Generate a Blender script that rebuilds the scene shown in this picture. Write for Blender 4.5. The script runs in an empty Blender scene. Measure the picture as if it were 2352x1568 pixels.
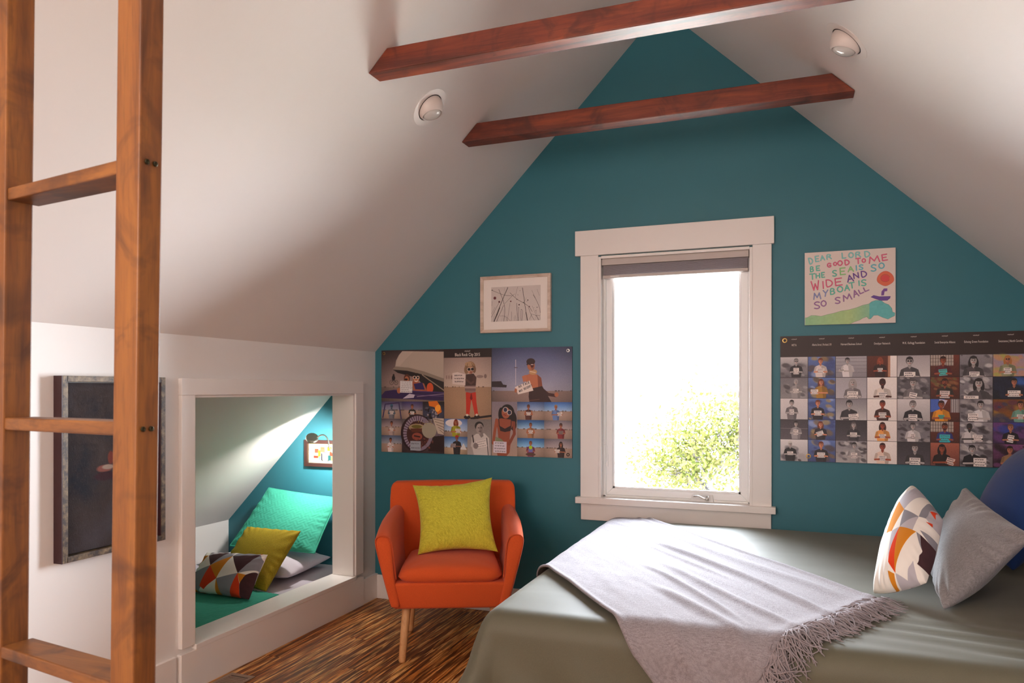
import bpy, bmesh, math, random
import numpy as np
from mathutils import Vector, Matrix

SC = bpy.context.scene
COL = SC.collection
RNG = random.Random(7)
NR = np.random.RandomState(11)

# ------------------------------------------------------------------ camera
cam_d = bpy.data.cameras.new('camera')
cam = bpy.data.objects.new('camera', cam_d)
COL.objects.link(cam)
cam.location = (0, 0, 1.35)
cam.rotation_euler = (math.pi / 2, 0, math.radians(21.0))
cam_d.sensor_width = 36.0
cam_d.lens = 36.0 * 1700.0 / 2352.0
cam_d.shift_y = (893.0 - 784.0) / 2352.0
cam_d.clip_start = 0.05
cam_d.clip_end = 200
cam_d.dof.use_dof = True
cam_d.dof.focus_distance = 3.8
cam_d.dof.aperture_fstop = 9.0
SC.camera = cam

# ------------------------------------------------------------------ world: bright hazy sky
world = bpy.data.worlds.new('sky')
SC.world = world
world.use_nodes = True
wn = world.node_tree.nodes
wl = world.node_tree.links
bg = wn['Background']
geo = wn.new('ShaderNodeTexCoord')
sep = wn.new('ShaderNodeSeparateXYZ')
ramp = wn.new('ShaderNodeValToRGB')
wl.new(geo.outputs['Generated'], sep.inputs[0])
wl.new(sep.outputs['Z'], ramp.inputs[0])
ramp.color_ramp.elements[0].position = 0.0
ramp.color_ramp.elements[0].color = (0.89, 0.94, 1.0, 1)
ramp.color_ramp.elements[1].position = 1.0
ramp.color_ramp.elements[1].color = (0.76, 0.86, 1.0, 1)
wl.new(ramp.outputs[0], bg.inputs[0])
bg.inputs[1].default_value = 48.0

# ------------------------------------------------------------------ lights
def area_light(name, loc, rot, sx, sy, power, color=(1, 1, 1), portal=False, spread=math.pi):
    d = bpy.data.lights.new(name, 'AREA')
    d.shape = 'RECTANGLE'
    d.size = sx
    d.size_y = sy
    d.energy = power
    d.color = color
    d.spread = spread
    o = bpy.data.objects.new(name, d)
    COL.objects.link(o)
    o.location = loc
    o.rotation_euler = rot
    if portal:
        d.cycles.is_portal = True
    return o

area_light('window_portal', (-0.6385, 4.30, 1.36), (math.radians(-90), 0, 0), 0.86, 1.30, 1.0, portal=True)
# warm fill added behind the camera to brighten the room; no fixture stands there
area_light('rear_fill_light', (-1.00, -1.45, 1.95), (math.radians(98), 0, math.radians(-12)), 2.2, 1.3, 64.0, (1.0, 0.81, 0.72))
sun_d = bpy.data.lights.new('sun', 'SUN')
sun_d.energy = 105.0
sun_d.angle = math.radians(2)
sun_d.color = (1.0, 0.96, 0.9)
sun_o = bpy.data.objects.new('sun', sun_d)
COL.objects.link(sun_o)
sun_o.rotation_euler = (math.radians(38), 0, math.radians(12))   # from behind the house, high

SC.view_settings.view_transform = 'Standard'
SC.view_settings.look = 'None'
SC.view_settings.gamma = 1.0
SC.view_settings.exposure = 0.62
SC.view_settings.use_curve_mapping = False
SC.cycles.use_denoising = True
SC.cycles.max_bounces = 12
SC.cycles.diffuse_bounces = 9
SC.cycles.glossy_bounces = 3
SC.cycles.sample_clamp_indirect = 8.0
SC.cycles.caustics_reflective = False
SC.cycles.caustics_refractive = False

# ------------------------------------------------------------------ materials
def s2l(c):
    c = c / 255.0
    return c / 12.92 if c <= 0.04045 else ((c + 0.055) / 1.055) ** 2.4

def rgb(r, g, b):
    return (s2l(r), s2l(g), s2l(b), 1.0)

class NT:
    def __init__(self, name):
        self.m = bpy.data.materials.new(name)
        self.m.use_nodes = True
        self.t = self.m.node_tree
        self.n = self.t.nodes
        self.b = self.n['Principled BSDF']
        self.out = self.n['Material Output']
    def add(self, typ, **kw):
        nd = self.n.new(typ)
        for k, v in kw.items():
            setattr(nd, k, v)
        return nd
    def link(self, a, b):
        self.t.links.new(a, b)
    def coord(self, kind='Object', scale=(1, 1, 1), rot=(0, 0, 0)):
        c = self.add('ShaderNodeTexCoord')
        mp = self.add('ShaderNodeMapping')
        mp.inputs['Scale'].default_value = scale
        mp.inputs['Rotation'].default_value = rot
        self.link(c.outputs[kind], mp.inputs[0])
        return mp.outputs[0]
    def noise(self, vec, scale, detail=3, rough=0.5, dist=0.0):
        n = self.add('ShaderNodeTexNoise')
        n.inputs['Scale'].default_value = scale
        n.inputs['Detail'].default_value = detail
        n.inputs['Roughness'].default_value = rough
        n.inputs['Distortion'].default_value = dist
        if vec is not None:
            self.link(vec, n.inputs['Vector'])
        return n.outputs[0]
    def ramp(self, fac, stops):
        r = self.add('ShaderNodeValToRGB')
        els = r.color_ramp.elements
        while len(els) < len(stops):
            els.new(0.5)
        for e, (p, c) in zip(els, stops):
            e.position = p
            e.color = c
        self.link(fac, r.inputs[0])
        return r.outputs[0]
    def bump(self, h, strength, dist=0.01):
        b = self.add('ShaderNodeBump')
        b.inputs['Strength'].default_value = strength
        b.inputs['Distance'].default_value = dist
        self.link(h, b.inputs['Height'])
        self.link(b.outputs[0], self.b.inputs['Normal'])
        return b
    def set(self, **kw):
        for k, v in kw.items():
            self.b.inputs[k.replace('_', ' ')].default_value = v
        return self

def mix_rgb(nt, a, b, fac, mode='MIX'):
    m = nt.add('ShaderNodeMix', data_type='RGBA', blend_type=mode)
    if isinstance(fac, float):
        m.inputs[0].default_value = fac
    else:
        nt.link(fac, m.inputs[0])
    for idx, v in ((6, a), (7, b)):
        if isinstance(v, tuple):
            m.inputs[idx].default_value = v
        else:
            nt.link(v, m.inputs[idx])
    return m.outputs[2]

def plain(name, col, rough=0.5, metal=0.0, bump=None, **kw):
    nt = NT(name)
    nt.set(Base_Color=col, Roughness=rough, Metallic=metal, **kw)
    if bump:
        v = nt.coord('Object')
        nt.bump(nt.noise(v, bump[0], 3), bump[1], bump[2])
    return nt.m

def paint(name, col, rough=0.6, vary=0.04):
    nt = NT(name)
    v = nt.coord('Object')
    c2 = tuple(x * (1 - vary) for x in col[:3]) + (1,)
    f = nt.noise(v, 1.3, 4)
    nt.link(mix_rgb(nt, c2, col, f), nt.b.inputs['Base Color'])
    nt.set(Roughness=rough)
    nt.bump(nt.noise(v, 260, 2), 0.12, 0.0008)
    return nt.m

def fabric(name, col, weave=900, col2=None, strength=0.35, rough=0.92, sheen=0.15, blotch=12.0):
    nt = NT(name)
    v = nt.coord('Object')
    col2 = col2 or tuple(x * 0.72 for x in col[:3]) + (1,)
    v1 = nt.coord('Object', scale=(1, 6, 1))
    v2 = nt.coord('Object', scale=(6, 1, 6))
    n1 = nt.noise(v1, weave * 0.35, 2)
    n2 = nt.noise(v2, weave * 0.35, 2)
    mul = nt.add('ShaderNodeMath', operation='ADD')
    nt.link(n1, mul.inputs[0]); nt.link(n2, mul.inputs[1])
    half = nt.add('ShaderNodeMath', operation='MULTIPLY')
    half.inputs[1].default_value = 0.5
    nt.link(mul.outputs[0], half.inputs[0])
    f = nt.ramp(half.outputs[0], [(0.38, (0, 0, 0, 1)), (0.62, (1, 1, 1, 1))])
    big = nt.noise(v, blotch, 3)
    c = mix_rgb(nt, col2, col, f)
    dark = tuple(x * 0.88 for x in col[:3]) + (1,)
    c = mix_rgb(nt, c, dark, nt.ramp(big, [(0.35, (0.35, 0.35, 0.35, 1)), (0.65, (0, 0, 0, 1))]))
    nt.link(c, nt.b.inputs['Base Color'])
    nt.set(Roughness=rough)
    nt.b.inputs['Sheen Weight'].default_value = sheen
    nt.b.inputs['Specular IOR Level'].default_value = 0.25
    nt.bump(half.outputs[0], strength, 0.002)
    return nt.m

def wood(name, c_dark, c_mid, c_light, axis='Z', rough=0.4, knots=True, coat=0.0, grain=1.0):
    nt = NT(name)
    sc = {'Z': (9, 9, 0.7), 'X': (0.7, 9, 9), 'Y': (9, 0.7, 9)}[axis]
    oi = nt.add('ShaderNodeObjectInfo')
    tc = nt.add('ShaderNodeTexCoord')
    addv = nt.add('ShaderNodeVectorMath', operation='ADD')
    rnd = nt.add('ShaderNodeVectorMath', operation='SCALE')
    rnd.inputs[0].default_value = (31, 17, 23)
    nt.link(oi.outputs['Random'], rnd.inputs['Scale'])
    nt.link(tc.outputs['Object'], addv.inputs[0]); nt.link(rnd.outputs[0], addv.inputs[1])
    mp = nt.add('ShaderNodeMapping'); mp.inputs['Scale'].default_value = sc
    nt.link(addv.outputs[0], mp.inputs[0])
    n1 = nt.noise(mp.outputs[0], 2.2 * grain, 5, 0.6, 0.6)
    col = nt.ramp(n1, [(0.30, c_dark), (0.47, c_mid), (0.66, c_light)])
    patch = nt.noise(addv.outputs[0], 7.0, 3, 0.6, 1.5)
    col = mix_rgb(nt, col, c_dark, nt.ramp(patch, [(0.50, (0, 0, 0, 1)), (0.72, (0.8, 0.8, 0.8, 1))]))
    fine = nt.noise(mp.outputs[0], 22 * grain, 2)
    col = mix_rgb(nt, col, c_dark, nt.ramp(fine, [(0.5, (0, 0, 0, 1)), (0.75, (0.35, 0.35, 0.35, 1))]))
    if knots:
        mk = nt.add('ShaderNodeMapping')
        ks = {'Z': (7, 7, 3.2), 'X': (3.2, 7, 7), 'Y': (7, 3.2, 7)}[axis]
        mk.inputs['Scale'].default_value = ks
        nt.link(addv.outputs[0], mk.inputs[0])
        vo = nt.add('ShaderNodeTexVoronoi'); vo.inputs['Scale'].default_value = 1.0
        nt.link(mk.outputs[0], vo.inputs['Vector'])
        kf = nt.ramp(vo.outputs['Distance'], [(0.05, (0.9, 0.9, 0.9, 1)), (0.20, (0, 0, 0, 1))])
        col = mix_rgb(nt, col, tuple(x * 0.35 for x in c_dark[:3]) + (1,), kf)
    nt.link(col, nt.b.inputs['Base Color'])
    nt.set(Roughness=rough)
    nt.b.inputs['Coat Weight'].default_value = coat
    nt.bump(fine, 0.12, 0.001)
    return nt.m

M = {}
M['white_wall'] = paint('white_wall_paint', rgb(229, 226, 223), 0.55)
M['ceiling'] = paint('ceiling_paint', rgb(224, 219, 215), 0.65)
M['trim'] = paint('white_trim_paint', rgb(232, 228, 224), 0.32, 0.02)
M['teal'] = paint('teal_wall_paint', (0.026, 0.172, 0.220, 1), 0.5, 0.16)
M['blue'] = M['teal']
M['vinyl'] = plain('white_vinyl', rgb(240, 242, 242), 0.35)
M['blind'] = fabric('grey_blind_cloth', rgb(176, 168, 172), 700, strength=0.1)
M['blind_rail'] = plain('blind_rail_grey', rgb(190, 180, 174), 0.5)
M['beam'] = wood('red_brown_stained_beam', (0.055, 0.010, 0.004, 1), (0.15, 0.024, 0.008, 1), (0.24, 0.046, 0.012, 1), 'X', 0.5)
M['ladder'] = wood('orange_stained_pine', (0.060, 0.017, 0.003, 1), (0.185, 0.060, 0.007, 1), (0.27, 0.098, 0.011, 1), 'Z', 0.5)
M['rung'] = wood('orange_stained_pine_rung', (0.060, 0.018, 0.004, 1), (0.17, 0.058, 0.008, 1), (0.25, 0.092, 0.013, 1), 'X', 0.5)
M['leg'] = wood('pale_beech', rgb(176, 116, 66), rgb(205, 150, 98), rgb(222, 174, 124), 'Z', 0.45, knots=False)
M['orange'] = fabric('orange_upholstery', (0.72, 0.105, 0.022, 1), 1100, strength=0.3, sheen=0.1)
M['orange_piping'] = fabric('orange_upholstery_seam', (0.62, 0.085, 0.018, 1), 1100)
M['lime'] = fabric('lime_linen', (0.66, 0.62, 0.060, 1), 170, col2=(0.40, 0.375, 0.025, 1), strength=0.7)
M['mustard'] = fabric('mustard_velvet', (0.34, 0.25, 0.010, 1), 300, col2=(0.19, 0.135, 0.006, 1), strength=0.8, sheen=0.0)
M['olive'] = fabric('olive_bedspread_cotton', (0.108, 0.103, 0.062, 1), 1300, strength=0.10, sheen=0.1, blotch=5, rough=0.6)
M['olive'].node_tree.nodes['Principled BSDF'].inputs['Specular IOR Level'].default_value = 0.6
M['throw'] = fabric('lilac_grey_throw_cotton', (0.315, 0.288, 0.306, 1), 200, col2=(0.19, 0.165, 0.18, 1), strength=0.9)
M['fringe'] = fabric('lilac_grey_fringe_yarn', (0.33, 0.285, 0.30, 1), 900, strength=0.2)
M['grey_velvet'] = fabric('grey_crushed_velvet', (0.27, 0.255, 0.26, 1), 220, col2=(0.15, 0.14, 0.143, 1), strength=0.6, sheen=0.35, rough=0.6, blotch=30)
M['navy'] = fabric('navy_cotton', (0.020, 0.060, 0.225, 1), 900, strength=0.2)
M['aqua'] = fabric('aqua_quilt_cotton', (0.048, 0.38, 0.265, 1), 900, strength=0.15, sheen=0.0, blotch=30)
M['sheet'] = fabric('pale_grey_sheet', rgb(196, 188, 198), 1200, strength=0.1)
M['bolster_white'] = fabric('mattress_ticking', rgb(205, 203, 200), 900, strength=0.2)
M['black_metal'] = plain('black_metal', rgb(26, 24, 24), 0.4, 0.8)
M['brass'] = plain('aged_brass', (0.42, 0.27, 0.09, 1), 0.35, 1.0)
M['steel'] = plain('brushed_nickel', (0.62, 0.60, 0.56, 1), 0.3, 1.0)
M['screw'] = plain('dark_screw', (0.06, 0.055, 0.03, 1), 0.45, 0.9)
M['bulb'] = plain('frosted_bulb_glass', rgb(206, 205, 200), 0.12, 0.0)
M['baffle'] = plain('eyeball_white_enamel', rgb(222, 214, 208), 0.35)
M['dark_gap'] = plain('dark_gap', rgb(40, 34, 32), 0.8)
M['vent'] = plain('taupe_vent_metal', rgb(150, 128, 112), 0.4, 0.3)
M['maple'] = wood('whitewashed_maple_frame', rgb(176, 152, 136), rgb(204, 184, 168), rgb(220, 202, 188), 'X', 0.5, knots=False)
M['mat_board'] = plain('white_mat_board', rgb(233, 226, 220), 0.85)
M['dark_frame'] = plain('dark_brown_frame', rgb(52, 30, 26), 0.35)
M['canvas_edge'] = plain('canvas_edge', rgb(214, 200, 192), 0.85)
M['poster_edge'] = plain('poster_edge_black', rgb(34, 28, 28), 0.7)
M['letter'] = plain('white_printed_lettering', rgb(226, 214, 206), 0.7)
M['grass'] = plain('pale_gravel', rgb(190, 186, 176), 0.95)

def bronze():
    nt = NT('worn_bronze_leaf')
    v = nt.coord('Object')
    n = nt.noise(v, 38, 6, 0.7)
    n2 = nt.noise(v, 7, 3)
    c = nt.ramp(n, [(0.40, (0.035, 0.02, 0.014, 1)), (0.54, (0.13, 0.085, 0.045, 1)), (0.7, (0.24, 0.165, 0.085, 1))])
    nt.link(c, nt.b.inputs['Base Color'])
    nt.set(Roughness=0.5, Metallic=0.1)
    nt.bump(n, 0.4, 0.002)
    return nt.m
M['bronze'] = bronze()
M['maroon_side'] = plain('maroon_frame_side', (0.035, 0.008, 0.010, 1), 0.45, bump=(60, 0.3, 0.002))

def floor_mat():
    nt = NT('strand_bamboo')
    oi = nt.add('ShaderNodeObjectInfo')
    tc = nt.add('ShaderNodeTexCoord')
    rnd = nt.add('ShaderNodeVectorMath', operation='SCALE')
    rnd.inputs[0].default_value = (13, 29, 7)
    nt.link(oi.outputs['Random'], rnd.inputs['Scale'])
    ad = nt.add('ShaderNodeVectorMath', operation='ADD')
    nt.link(tc.outputs['Object'], ad.inputs[0]); nt.link(rnd.outputs[0], ad.inputs[1])
    mp = nt.add('ShaderNodeMapping')
    mp.inputs['Scale'].default_value = (52, 2.3, 1)
    mp.inputs['Rotation'].default_value = (0, 0, 0.06)
    nt.link(ad.outputs[0], mp.inputs[0])
    vo = nt.add('ShaderNodeTexVoronoi')
    vo.inputs['Scale'].default_value = 2.0
    vo.inputs['Randomness'].default_value = 1.0
    nt.link(mp.outputs[0], vo.inputs['Vector'])
    sepc = nt.add('ShaderNodeSeparateColor')
    nt.link(vo.outputs['Color'], sepc.inputs[0])
    col = nt.ramp(sepc.outputs[0], [(0.0, (0.10, 0.028, 0.006, 1)), (0.33, (0.30, 0.085, 0.014, 1)),
                                    (0.55, (0.70, 0.24, 0.040, 1)), (1.0, (0.95, 0.55, 0.19, 1))])
    fine = nt.noise(mp.outputs[0], 3.0, 4, 0.6)
    col = mix_rgb(nt, col, (0.07, 0.022, 0.006, 1), nt.ramp(fine, [(0.42, (0.75, 0.75, 0.75, 1)), (0.6, (0, 0, 0, 1))]))
    nt.link(col, nt.b.inputs['Base Color'])
    nt.set(Roughness=0.42)
    nt.b.inputs['Specular IOR Level'].default_value = 0.28
    nt.bump(fine, 0.06, 0.001)
    return nt.m
M['floor'] = floor_mat()

def glass_mat():
    nt = NT('window_glass')
    tr = nt.add('ShaderNodeBsdfTransparent')
    gl = nt.add('ShaderNodeBsdfGlossy')
    gl.inputs['Roughness'].default_value = 0.02
    fr = nt.add('ShaderNodeFresnel')
    fr.inputs[0].default_value = 1.45
    mx = nt.add('ShaderNodeMixShader')
    nt.link(fr.outputs[0], mx.inputs[0])
    nt.link(tr.outputs[0], mx.inputs[1])
    nt.link(gl.outputs[0], mx.inputs[2])
    nt.link(mx.outputs[0], nt.out.inputs[0])
    return nt.m
M['glass'] = glass_mat()

def leaf_mat():
    nt = NT('spring_leaves')
    oi = nt.add('ShaderNodeNewGeometry')
    c = nt.ramp(oi.outputs['Random Per Island'], [(0.0, (0.022, 0.030, 0.003, 1)), (0.45, (0.030, 0.034, 0.006, 1)),
                                                   (0.8, (0.036, 0.032, 0.008, 1)), (1.0, (0.030, 0.022, 0.012, 1))])
    nt.link(c, nt.b.inputs['Base Color'])
    nt.set(Roughness=0.8)
    nt.b.inputs['Specular IOR Level'].default_value = 0.1
    return nt.m
M['leaf'] = leaf_mat()
M['bark'] = plain('pale_bark', (0.030, 0.026, 0.024, 1), 0.9)

def paint_canvas_mat():
    nt = NT('thick_dark_oil_paint')
    v = nt.coord('Object')
    vs = nt.coord('Object', scale=(1, 1, 0.55))
    big = nt.noise(v, 5.0, 4, 0.6)
    st = nt.noise(vs, 75, 6, 0.75, 2.5)
    c = nt.ramp(big, [(0.32, (0.020, 0.024, 0.040, 1)), (0.5, (0.075, 0.052, 0.050, 1)), (0.66, (0.10, 0.085, 0.10, 1))])
    c = mix_rgb(nt, c, (0.24, 0.20, 0.22, 1), nt.ramp(st, [(0.55, (0, 0, 0, 1)), (0.8, (0.6, 0.6, 0.6, 1))]))
    # a pale red lily shape low right of the middle
    sx = nt.add('ShaderNodeSeparateXYZ'); tc = nt.add('ShaderNodeTexCoord')
    nt.link(tc.outputs['Object'], sx.inputs[0])
    for cy, cz, ry, rz, cc in ((0.200, 0.340, 0.040, 0.016, (0.40, 0.13, 0.10, 1)), (0.215, 0.345, 0.030, 0.011, (0.60, 0.45, 0.36, 1)),
                               (0.228, 0.380, 0.016, 0.030, (0.30, 0.06, 0.04, 1)), (0.205, 0.31, 0.06, 0.02, (0.06, 0.015, 0.03, 1))):
        a = nt.add('ShaderNodeMath', operation='SUBTRACT'); a.inputs[1].default_value = cy
        nt.link(sx.outputs['Y'], a.inputs[0])
        a2 = nt.add('ShaderNodeMath', operation='DIVIDE'); a2.inputs[1].default_value = ry
        nt.link(a.outputs[0], a2.inputs[0])
        b = nt.add('ShaderNodeMath', operation='SUBTRACT'); b.inputs[1].default_value = cz
        nt.link(sx.outputs['Z'], b.inputs[0])
        b2 = nt.add('ShaderNodeMath', operation='DIVIDE'); b2.inputs[1].default_value = rz
        nt.link(b.outputs[0], b2.inputs[0])
        cb = nt.add('ShaderNodeCombineXYZ')
        nt.link(a2.outputs[0], cb.inputs[0]); nt.link(b2.outputs[0], cb.inputs[1])
        ln = nt.add('ShaderNodeVectorMath', operation='LENGTH')
        nt.link(cb.outputs[0], ln.inputs[0])
        f = nt.ramp(ln.outputs['Value'], [(0.7, (1, 1, 1, 1)), (1.0, (0, 0, 0, 1))])
        c = mix_rgb(nt, c, cc, f)
    nt.link(c, nt.b.inputs['Base Color'])
    nt.set(Roughness=0.38)
    nt.bump(st, 1.0, 0.03)
    return nt.m
M['oil'] = paint_canvas_mat()

def translucent(m, amt, col):
    t = m.node_tree
    b = t.nodes['Principled BSDF']; out = t.nodes['Material Output']
    tr = t.nodes.new('ShaderNodeBsdfTranslucent'); tr.inputs[0].default_value = col
    mx = t.nodes.new('ShaderNodeMixShader'); mx.inputs[0].default_value = amt
    t.links.new(b.outputs[0], mx.inputs[1]); t.links.new(tr.outputs[0], mx.inputs[2])
    t.links.new(mx.outputs[0], out.inputs[0])
translucent(M['blind'], 0.12, rgb(190, 190, 210))
translucent(M['leaf'], 0.3, (0.05, 0.06, 0.008, 1))

# ------------------------------------------------------------------ object helpers
def link(o, parent=None):
    COL.objects.link(o)
    if parent is not None:
        o.parent = parent
    return o

def mesh_obj(name, verts, faces, mat, parent=None, smooth=False, uvs=None, loc=None):
    me = bpy.data.meshes.new(name)
    me.from_pydata([tuple(map(float, v)) for v in verts], [], [tuple(int(i) for i in f) for f in faces])
    if uvs is not None:
        ul = me.uv_layers.new(name='UVMap')
        li = np.empty(len(me.loops), dtype=np.int64)
        me.loops.foreach_get('vertex_index', li)
        ul.data.foreach_set('uv', np.asarray(uvs, dtype=np.float32)[li].ravel())
    me.materials.append(mat)
    if smooth:
        me.polygons.foreach_set('use_smooth', [True] * len(me.polygons))
    me.update()
    o = bpy.data.objects.new(name, me)
    if loc is not None:
        o.location = loc
    return link(o, parent)

def empty(name, loc=(0, 0, 0), rz=0.0):
    o = bpy.data.objects.new(name, None)
    o.empty_display_size = 0.05
    o.location = loc
    o.rotation_euler = (0, 0, rz)
    return link(o)

def tag(o, label, cat, group=None):
    o['label'] = label
    o['category'] = cat
    if group:
        o['group'] = group
    return o

def struct(o):
    o['kind'] = 'structure'
    return o

def lab(o, label):
    o['label'] = label
    return o

class B:
    """collects simple solids, then links them as one mesh"""
    def __init__(self):
        self.v = []; self.f = []
    def box(self, x0, x1, y0, y1, z0, z1):
        return self.hexa([(x0, y0, z0), (x1, y0, z0), (x1, y1, z0), (x0, y1, z0)],
                         [(x0, y0, z1), (x1, y0, z1), (x1, y1, z1), (x0, y1, z1)])
    def hexa(self, bot, top):
        n = len(self.v); k = len(bot)
        self.v += list(bot) + list(top)
        self.f.append(tuple(n + i for i in reversed(range(k))))
        self.f.append(tuple(n + k + i for i in range(k)))
        for i in range(k):
            j = (i + 1) % k
            self.f.append((n + i, n + j, n + k + j, n + k + i))
        return self
    def prism_y(self, poly, y0, y1):
        """poly: XZ points counter-clockwise seen from -Y"""
        return self.hexa([(x, y1, z) for x, z in poly][::-1], [(x, y0, z) for x, z in poly][::-1])
    def tube(self, pts, r, n=8, caps=True, r2=None):
        pts = [np.array(p, float) for p in pts]
        base = len(self.v)
        m = len(pts)
        prev = None
        for i, p in enumerate(pts):
            t = pts[min(i + 1, m - 1)] - pts[max(i - 1, 0)]
            t = t / (np.linalg.norm(t) + 1e-9)
            if prev is None:
                a = np.array([0, 0, 1.0]) if abs(t[2]) < 0.9 else np.array([1.0, 0, 0])
            else:
                a = prev
            u = a - t * (a @ t); u /= np.linalg.norm(u) + 1e-9
            w = np.cross(t, u); prev = u
            rr = r if r2 is None else r + (r2 - r) * i / (m - 1)
            for k in range(n):
                an = 2 * math.pi * k / n
                self.v.append(tuple(p + rr * (math.cos(an) * u + math.sin(an) * w)))
        for i in range(m - 1):
            for k in range(n):
                k2 = (k + 1) % n
                a0 = base + i * n
                self.f.append((a0 + k, a0 + k2, a0 + n + k2, a0 + n + k))
        if caps:
            self.f.append(tuple(base + k for k in reversed(range(n))))
            self.f.append(tuple(base + (m - 1) * n + k for k in range(n)))
        return self
    def lathe(self, prof, n=32, mat=None):
        """prof: (r,z) list around local z, transformed by mat"""
        mat = mat or Matrix.Identity(4)
        base = len(self.v)
        for r, z in prof:
            for k in range(n):
                a = 2 * math.pi * k / n
                self.v.append(tuple(mat @ Vector((r * math.cos(a), r * math.sin(a), z))))
        for i in range(len(prof) - 1):
            for k in range(n):
                k2 = (k + 1) % n
                self.f.append((base + i * n + k, base + i * n + k2, base + (i + 1) * n + k2, base + (i + 1) * n + k))
        self.f.append(tuple(base + k for k in reversed(range(n))))
        self.f.append(tuple(base + (len(prof) - 1) * n + k for k in range(n)))
        return self
    def obj(self, name, mat, parent=None, bevel=0.0, seg=2, smooth=False, origin=None):
        v = self.v
        if origin is not None:
            o3 = np.array(origin)
            v = [tuple(np.array(p) - o3) for p in v]
        o = mesh_obj(name, v, self.f, mat, parent, smooth, loc=origin)
        if bevel:
            m = o.modifiers.new('bevel', 'BEVEL')
            m.width = bevel; m.segments = seg; m.limit_method = 'ANGLE'
            m.angle_limit = math.radians(35)
            m.harden_normals = False
            if seg > 2:
                o.data.polygons.foreach_set('use_smooth', [True] * len(o.data.polygons))
        return o

def grid_obj(name, P, mat, parent=None, uv=None, smooth=True, closed_u=False):
    """P: (nv, nu, 3) array of points"""
    nv, nu = P.shape[:2]
    idx = np.arange(nv * nu).reshape(nv, nu)
    q = np.stack([idx[:-1, :-1], idx[:-1, 1:], idx[1:, 1:], idx[1:, :-1]], -1).reshape(-1, 4)
    return mesh_obj(name, P.reshape(-1, 3), q, mat, parent, smooth, None if uv is None else uv.reshape(-1, 2))

def fbm(x, y, seed=0, octaves=3, lac=2.0):
    r = np.random.RandomState(seed)
    out = np.zeros_like(x, dtype=float)
    amp = 1.0; fr = 1.0; tot = 0
    for o in range(octaves):
        for k in range(4):
            a = r.rand() * math.pi * 2; ph = r.rand(2) * 6.28
            w = fr * (0.7 + 0.6 * r.rand())
            out += amp * 0.25 * np.sin((x * math.cos(a) + y * math.sin(a)) * w + ph[0] + 1.3 * np.sin((x * math.sin(a) - y * math.cos(a)) * w * 0.6 + ph[1]))
        tot += amp; amp *= 0.5; fr *= lac
    return out / tot

# ------------------------------------------------------------------ room constants (metres)
XK, D, XR = -2.549, 4.165, 1.28
YB = -1.6
AX, AZ = -0.702, 3.481
def roofL(x): return 1.59 + 1.024 * (x - XK)
def roofR(x): return 1.844 - 0.9545 * (x - 1.013)
def roof(x): return min(roofL(x), roofR(x))
WX0, WX1, WZ0, WZ1 = -1.056, -0.221, 0.726, 2.108

# ------------------------------------------------------------------ shell
b = B()
b.box(-3.95, XR + 0.12, YB - 0.1, D + 0.12, -0.12, -0.02)
floor = struct(b.obj('floor', M['dark_gap']))

b = B()
b.prism_y([(-3.95, -0.02), (WX0, -0.02), (WX0, roofL(WX0) + 0.05), (-3.95, roofL(-3.95) + 0.12)], D, D + 0.12)
b.prism_y([(WX0, -0.02), (WX1, -0.02), (WX1, WZ0 - 0.03), (WX0, WZ0 - 0.03)], D, D + 0.12)
b.prism_y([(WX0, WZ1), (WX1, WZ1), (WX1, roofR(WX1) + 0.05), (AX, AZ + 0.05), (WX0, roofL(WX0) + 0.05)], D, D + 0.12)
b.prism_y([(WX1, -0.02), (XR + 0.12, -0.02), (XR + 0.12, roofR(XR + 0.12) + 0.05), (WX1, roofR(WX1) + 0.05)], D, D + 0.12)
struct(b.obj('wall_back', M['teal']))

OY0, OY1, OZ0, OZ1 = 2.602, 3.903, 0.19, 1.322
b = B()
b.box(XK - 0.14, XK, YB, OY0, -0.02, 1.62)
b.box(XK - 0.14, XK, OY1, D, -0.02, 1.62)
b.box(XK - 0.14, XK, OY0, OY1, OZ1, 1.62)
b.box(XK - 0.14, XK, OY0, OY1, -0.02, OZ0 - 0.02)
struct(b.obj('wall_left', M['white_wall']))
b = B(); b.box(XR, XR + 0.1, YB, D, -0.02, 1.75)
struct(b.obj('wall_right', M['white_wall']))
b = B()
b.prism_y([(-2.7, -0.02), (XR + 0.1, -0.02), (XR + 0.1, roofR(XR) + 0.05), (AX, AZ + 0.05), (-2.7, 1.6)], YB - 0.1, YB)
struct(b.obj('wall_front', M['white_wall']))

b = B()
b.prism_y([(-2.62, roofL(-2.62)), (AX, AZ), (AX, AZ + 0.2), (-2.62, roofL(-2.62) + 0.2)], YB - 0.1, D + 0.12)
struct(b.obj('ceiling', M['ceiling']))
b = B()
b.prism_y([(AX, AZ), (XR + 0.12, roofR(XR + 0.12)), (XR + 0.12, roofR(XR + 0.12) + 0.2), (AX, AZ + 0.2)], YB - 0.1, D + 0.12)
struct(b.obj('ceiling', M['ceiling']))
# the bed nook behind the knee wall
b = B()
b.prism_y([(-3.95, roofL(-3.95) + 0.06), (XK - 0.07, roofL(XK - 0.07) + 0.06), (XK - 0.07, roofL(XK - 0.07) + 0.2), (-3.95, roofL(-3.95) + 0.2)], 1.2, D + 0.05)
struct(b.obj('ceiling', M['ceiling']))
b = B(); b.box(-3.80, -3.744, 1.2, D, -0.02, 0.50)
struct(b.obj('wall_nook', M['white_wall']))
b = B(); b.prism_y([(-3.8, -0.02), (XK - 0.14, -0.02), (XK - 0.14, 1.5), (-3.8, 0.4)], 1.15, 1.22)
struct(b.obj('wall_nook', M['white_wall']))

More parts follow.
